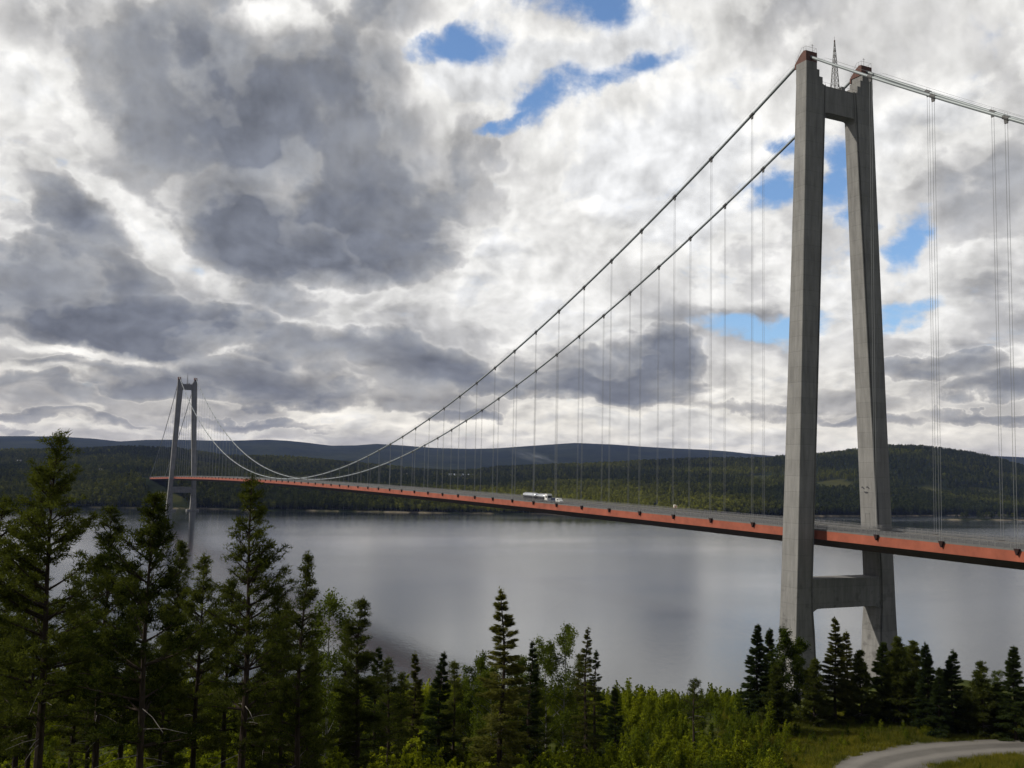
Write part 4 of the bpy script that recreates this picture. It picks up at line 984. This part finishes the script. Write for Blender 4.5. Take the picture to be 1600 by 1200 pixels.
def small_mesh(tb, V, F, T_, fm_, bk):
    """trunk and foliage of a variant in one mesh"""
    tv = np.array(tb.v, np.float32); tf3 = [f for f in tb.f if len(f) == 3]; tf4 = [f for f in tb.f if len(f) == 4]; n0 = len(tv)
    fs = []; mi = []
    if tf4: fs.append(np.array(tf4)); mi += [1]*len(tf4)
    if tf3: fs.append(np.array(tf3)); mi += [1]*len(tf3)
    fs.append(F+n0); mi += [0]*len(F); me = np_mesh('kind', np.concatenate([tv, V]), fs, [fm_, bk], mi)
    me.attributes.new('tone', 'FLOAT', 'FACE').data.foreach_set('value', np.concatenate([np.zeros(len(mi)-len(F)), T_]).astype(np.float32)); return me
def sapling(seed, h=3.0, w_=.22, n=1500, leaf=.13):
    rd = random.Random(seed); global rng; rng = np.random.default_rng(seed); tb = MB(); C_, T_ = [], []
    for st in range(rd.choice((2, 3, 4))):
        a = rd.random()*6.28; hh = h*rd.uniform(.65, 1); lean = Vector((math.cos(a), math.sin(a), 0))*rd.uniform(.05, .22); tip = Vector((0, 0, hh))+lean*hh
        tb.tube([(0, 0, -.3), tip*.5, tip], [.03, .018, .005], 4)
        for k in range(13):
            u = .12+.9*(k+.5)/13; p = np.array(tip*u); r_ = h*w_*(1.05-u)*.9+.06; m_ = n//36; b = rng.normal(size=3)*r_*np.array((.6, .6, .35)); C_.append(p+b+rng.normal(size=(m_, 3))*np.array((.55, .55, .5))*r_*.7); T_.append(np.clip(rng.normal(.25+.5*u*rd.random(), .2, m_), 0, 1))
    C_ = np.concatenate(C_); T_ = np.concatenate(T_); ok = C_[:, 2] > .05; C_, T_ = C_[ok], T_[ok]; V, F = leaves(C_, rng.uniform(.6, 1.3, len(C_))*leaf); return small_mesh(tb, V, F, T_, MAT['sapl'], MAT['bark'])
def tuft(seed):
    global rng; rng = np.random.default_rng(seed); n = 110; C_ = rng.normal(size=(n, 3))*np.array((.28, .28, 0)); D_ = rng.normal(size=(n, 3))*np.array((.35, .35, .1))+np.array((0, 0, 1)); V, F = blades(C_, D_, rng.uniform(.18, .6, n), .035)
    me = np_mesh('kind', V, F, [MAT['grass']]); me.attributes.new('tone', 'FLOAT', 'FACE').data.foreach_set('value', rng.random(n).astype(np.float32)); return me
MAT['grass'] = leaf_mat('grass_blades', (.030, .044, .008), (.115, .125, .026), .35, inst=True)
sv = [sapling(i, 3.0, .20+.02*(i % 3), 1500 if i < 5 else 1900) for i in range(7)]
rng = np.random.default_rng(99); rd = random.Random(99)
P, K_, TU, WI, TA, TI = [], [], [], [], [], []
def bush_ok(x, fw, rt):
    if x > 1190+ (fw-60)*.9 and fw < 104: return rd.random() < .0
    return True
tries = 0
while len(P) < 5600 and tries < 60000:
    tries += 1; fw = math.sqrt(rd.uniform(46**2, 150**2)); x = rd.uniform(-60, 1660); rt = fw*(x-800)/FPX
    hmul = 1.0
    if x > 1130:                                   # right of the thicket: verge, road, low brush by the trees
        rdst = road_dist(fw, rt)
        if rdst < 5.0: continue
        edge = np.interp(fw, [46, 75, 92, 104, 110, 116, 150], [1250, 1250, 1245, 1290, 1400, 1700, 1700])
        if x > edge: continue
        if x > 1230: hmul = .5 if fw > 112 else .38
    nz = mn.noise(Vector((fw*.07, rt*.09, 2.2)))
    if nz < -.28 and rd.random() < (.7 if x < 850 else .25): continue
    p = G(fw, rt); z = near_zxy(p.x, p.y); hh = rd.uniform(1.5, 3.6)*hmul*(1+.35*nz)
    if x < 420: hh *= .9
    if fw > 100: hh *= .86
    r_ = rd.random(); hh *= 1.45 if r_ < .07 else (.6 if r_ < .3 else 1)
    P.append((p.x, p.y, z-.1)); K_.append(rd.randrange(len(sv))); TU.append(rd.random()*6.28); TA.append(hh/3.0); WI.append(hh/3.0*rd.uniform(.8, 1.25)); TI.append(min(1, max(0, .45+nz*1.1+rd.gauss(0, .22))))
# a few shoots at the lower right corner, inside the road bend
for i in range(60):
    fw = rd.uniform(88, 101); rt = rd.uniform(.45, .54)*fw
    if road_dist(fw, rt) < 3.6: continue
    p = G(fw, rt); hh = rd.uniform(.7, 1.9); P.append((p.x, p.y, near_zxy(p.x, p.y)-.1)); K_.append(rd.randrange(len(sv))); TU.append(rd.random()*6.28); TA.append(hh/3); WI.append(hh/3); TI.append(rd.random()*.5)
f32 = lambda a: np.array(a, np.float32)
at_ = lambda: {'kind_index': ('INT', np.array(K_, np.int32)), 'turn': ('FLOAT', f32(TU)), 'wide': ('FLOAT', f32(WI)), 'tall': ('FLOAT', f32(TA)), 'tint': ('FLOAT', f32(TI))}
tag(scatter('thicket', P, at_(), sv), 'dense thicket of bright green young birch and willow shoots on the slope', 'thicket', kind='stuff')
gvs = [tuft(i) for i in range(4)]; rd = random.Random(5)
P, K_, TU, WI, TA, TI = [], [], [], [], [], []
while len(P) < 15000:
    fw = math.sqrt(rd.uniform(70**2, 135**2)) if rd.random() < .65 else math.sqrt(rd.uniform(30**2, 80**2)); x = rd.uniform(1130, 1680) if fw > 80 and rd.random() < .85 else rd.uniform(-60, 1680); rt = fw*(x-800)/FPX
    if rt > 10 and 60 < fw < 125 and road_dist(fw, rt) < 3.5+1.4*mn.noise(Vector((fw, rt, 0))): continue
    p = G(fw, rt); sc = rd.uniform(.5, 1.25); P.append((p.x, p.y, near_zxy(p.x, p.y)-.03)); K_.append(rd.randrange(4)); TU.append(rd.random()*6.28); TA.append(sc); WI.append(sc*1.1); TI.append(min(1, max(0, .4+1.2*mn.noise(Vector((fw*.12, rt*.12, 0)))+rd.gauss(0, .2))))
tag(scatter('grass', P, at_(), gvs), 'yellow green rough grass on the verge beside the gravel road', 'grass', kind='stuff')

# far forest
def far_conifer(seed):
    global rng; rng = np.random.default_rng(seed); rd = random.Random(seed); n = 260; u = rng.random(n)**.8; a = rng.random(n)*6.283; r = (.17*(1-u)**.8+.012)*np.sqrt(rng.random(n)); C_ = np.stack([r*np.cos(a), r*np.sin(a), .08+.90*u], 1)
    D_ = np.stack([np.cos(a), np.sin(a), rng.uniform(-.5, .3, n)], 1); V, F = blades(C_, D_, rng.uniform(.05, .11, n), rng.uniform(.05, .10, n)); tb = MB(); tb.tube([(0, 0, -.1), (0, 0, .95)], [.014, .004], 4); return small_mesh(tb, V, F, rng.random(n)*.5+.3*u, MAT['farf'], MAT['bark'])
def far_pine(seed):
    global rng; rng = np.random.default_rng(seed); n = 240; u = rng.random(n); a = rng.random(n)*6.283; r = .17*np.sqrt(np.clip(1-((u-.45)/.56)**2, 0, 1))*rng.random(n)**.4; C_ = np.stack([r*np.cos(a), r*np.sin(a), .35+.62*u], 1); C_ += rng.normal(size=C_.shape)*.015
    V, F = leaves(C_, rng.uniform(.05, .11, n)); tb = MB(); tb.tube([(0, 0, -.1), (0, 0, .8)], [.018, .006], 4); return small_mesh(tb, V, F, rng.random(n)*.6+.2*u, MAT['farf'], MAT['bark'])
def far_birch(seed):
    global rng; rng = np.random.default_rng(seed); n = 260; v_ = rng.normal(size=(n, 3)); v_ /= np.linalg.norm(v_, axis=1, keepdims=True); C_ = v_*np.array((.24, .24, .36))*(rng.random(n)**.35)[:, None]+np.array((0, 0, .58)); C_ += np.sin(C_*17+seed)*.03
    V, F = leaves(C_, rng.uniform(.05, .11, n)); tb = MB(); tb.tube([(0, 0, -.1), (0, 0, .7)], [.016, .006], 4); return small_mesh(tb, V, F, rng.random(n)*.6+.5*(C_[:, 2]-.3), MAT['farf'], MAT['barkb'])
fvs = [far_conifer(i) for i in range(4)]+[far_pine(10+i) for i in range(3)]+[far_birch(20+i) for i in range(3)]
rd = random.Random(17); P, K_, TU, WI, TA, TI = [], [], [], [], [], []
def far_tree(fw, q, force=False):
    x = 800+q*FPX
    z = far_z(fw, q)
    if z < 1.6 or (fw < 3400 and field(fw, q) > .35): return
    p = G(fw, fw*q)
    if abs(p.y) < 24 and 1180 < p.x < 1800: return
    pn = mn.noise(Vector((p.x*.006, p.y*.006, 3))); pn2 = mn.noise(Vector((p.x*.0022, p.y*.0022, 8)))
    if pn2 > .45 and rd.random() < .35: return
    light = sstep(520, 900, x)*(1-sstep(1000, 1200, x))*(1-sstep(1550, 2250, fw))
    bir = .12+.5*light+.35*max(0, pn)+(.25 if z < 6 else 0)
    if x > 1210: bir *= .25
    k = rd.randrange(7, 10) if rd.random() < bir else rd.randrange(0, 7)
    hh = rd.uniform(9, 16)*(1 if k < 7 else .85)*(1+.25*pn)
    tint = .15+.45*light*(k >= 7)+.65*light+.8*pn2+.45*pn+rd.gauss(0, .12)+(.25 if k >= 7 else 0)
    if x > 1210: tint -= .15
    P.append((p.x, p.y, z-.3)); K_.append(k); TU.append(rd.random()*6.28); TA.append(hh); WI.append(hh*rd.uniform(.8, 1.35)); TI.append(min(1, max(0, tint)))
for i in range(46000):
    fw = math.sqrt(rd.uniform(1300**2, 2300**2)); far_tree(fw, rd.uniform(-.85, .70))
for i in range(42000):
    fw = math.sqrt(rd.uniform(2250**2, 3420**2)); far_tree(fw, rd.uniform(-.82, .70))
for i in range(5200):                              # the edge of the wood along the shore
    q = rd.uniform(-.60, .60); x = 800+q*FPX; far_tree(float(np.interp(x, SH_X, SH_F))+rd.uniform(5, 60), q)
for i in range(3600):                              # the crest of the mid ridge
    far_tree(FWM+rd.uniform(-70, 60), rd.uniform(-.60, .60))
print('far trees', len(P))
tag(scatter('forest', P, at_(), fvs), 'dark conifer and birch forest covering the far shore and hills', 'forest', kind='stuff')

# ------------------------------------------------------------------ haze and smoke
def closed_box(name, mat, x0, x1, y0, y1, z0, z1, **k):
    mb = MB(); mb.box(x0, x1, y0, y1, z0, z1); o = mb.build(name, mat); tag(o, **k); return o
m, t, out = new_mat('haze_air'); v = t.node('ShaderNodeVolumePrincipled'); v.inputs['Color'].default_value = (.36, .48, 1.0, 1); v.inputs['Density'].default_value = 2.4e-5; v.inputs['Anisotropy'].default_value = .0
t.l.new(v.outputs[0], out.inputs['Volume'])
HAZE = closed_box('haze', m, -900, 17500, -17200, 9000, -26, 620, kind='stuff')

# thin smoke drifting up behind the near ridge
m, t, out = new_mat('smoke_volume'); v = t.node('ShaderNodeVolumePrincipled'); v.inputs['Color'].default_value = (.8, .84, .9, 1)
co = t.node('ShaderNodeTexCoord').outputs['Object']; ln = t.vmath('LENGTH', co)
n = t.noise(t.vmath('MULTIPLY', co, (1.2, 2.2, 1.6)), 1.7, 4, .6)
t.put(v.inputs['Density'], t.math('MULTIPLY', t.math('MULTIPLY', t.maprange(ln, .98, .1, 0, 1), t.maprange(n, .42, .68, 0, 1)), .0075)); t.l.new(v.outputs[0], out.inputs['Volume'])
def smoke(px, py, fw, rx, ry, rz_, tilt):
    k, q = slope(px, py); bm = bmesh.new(); bmesh.ops.create_icosphere(bm, subdivisions=3, radius=1); me = bpy.data.meshes.new('smoke'); bm.to_mesh(me); bm.free(); me.materials.append(m)
    o = link(bpy.data.objects.new('smoke', me)); o.location = G(fw, fw*q, CAM.z+fw*k); o.rotation_euler = (0, tilt, math.atan2(GR.y, GR.x)); o.scale = (rx, ry, rz_); tag(o, kind='stuff')
smoke(832, 713, 3500, 110, 60, 26, .25)
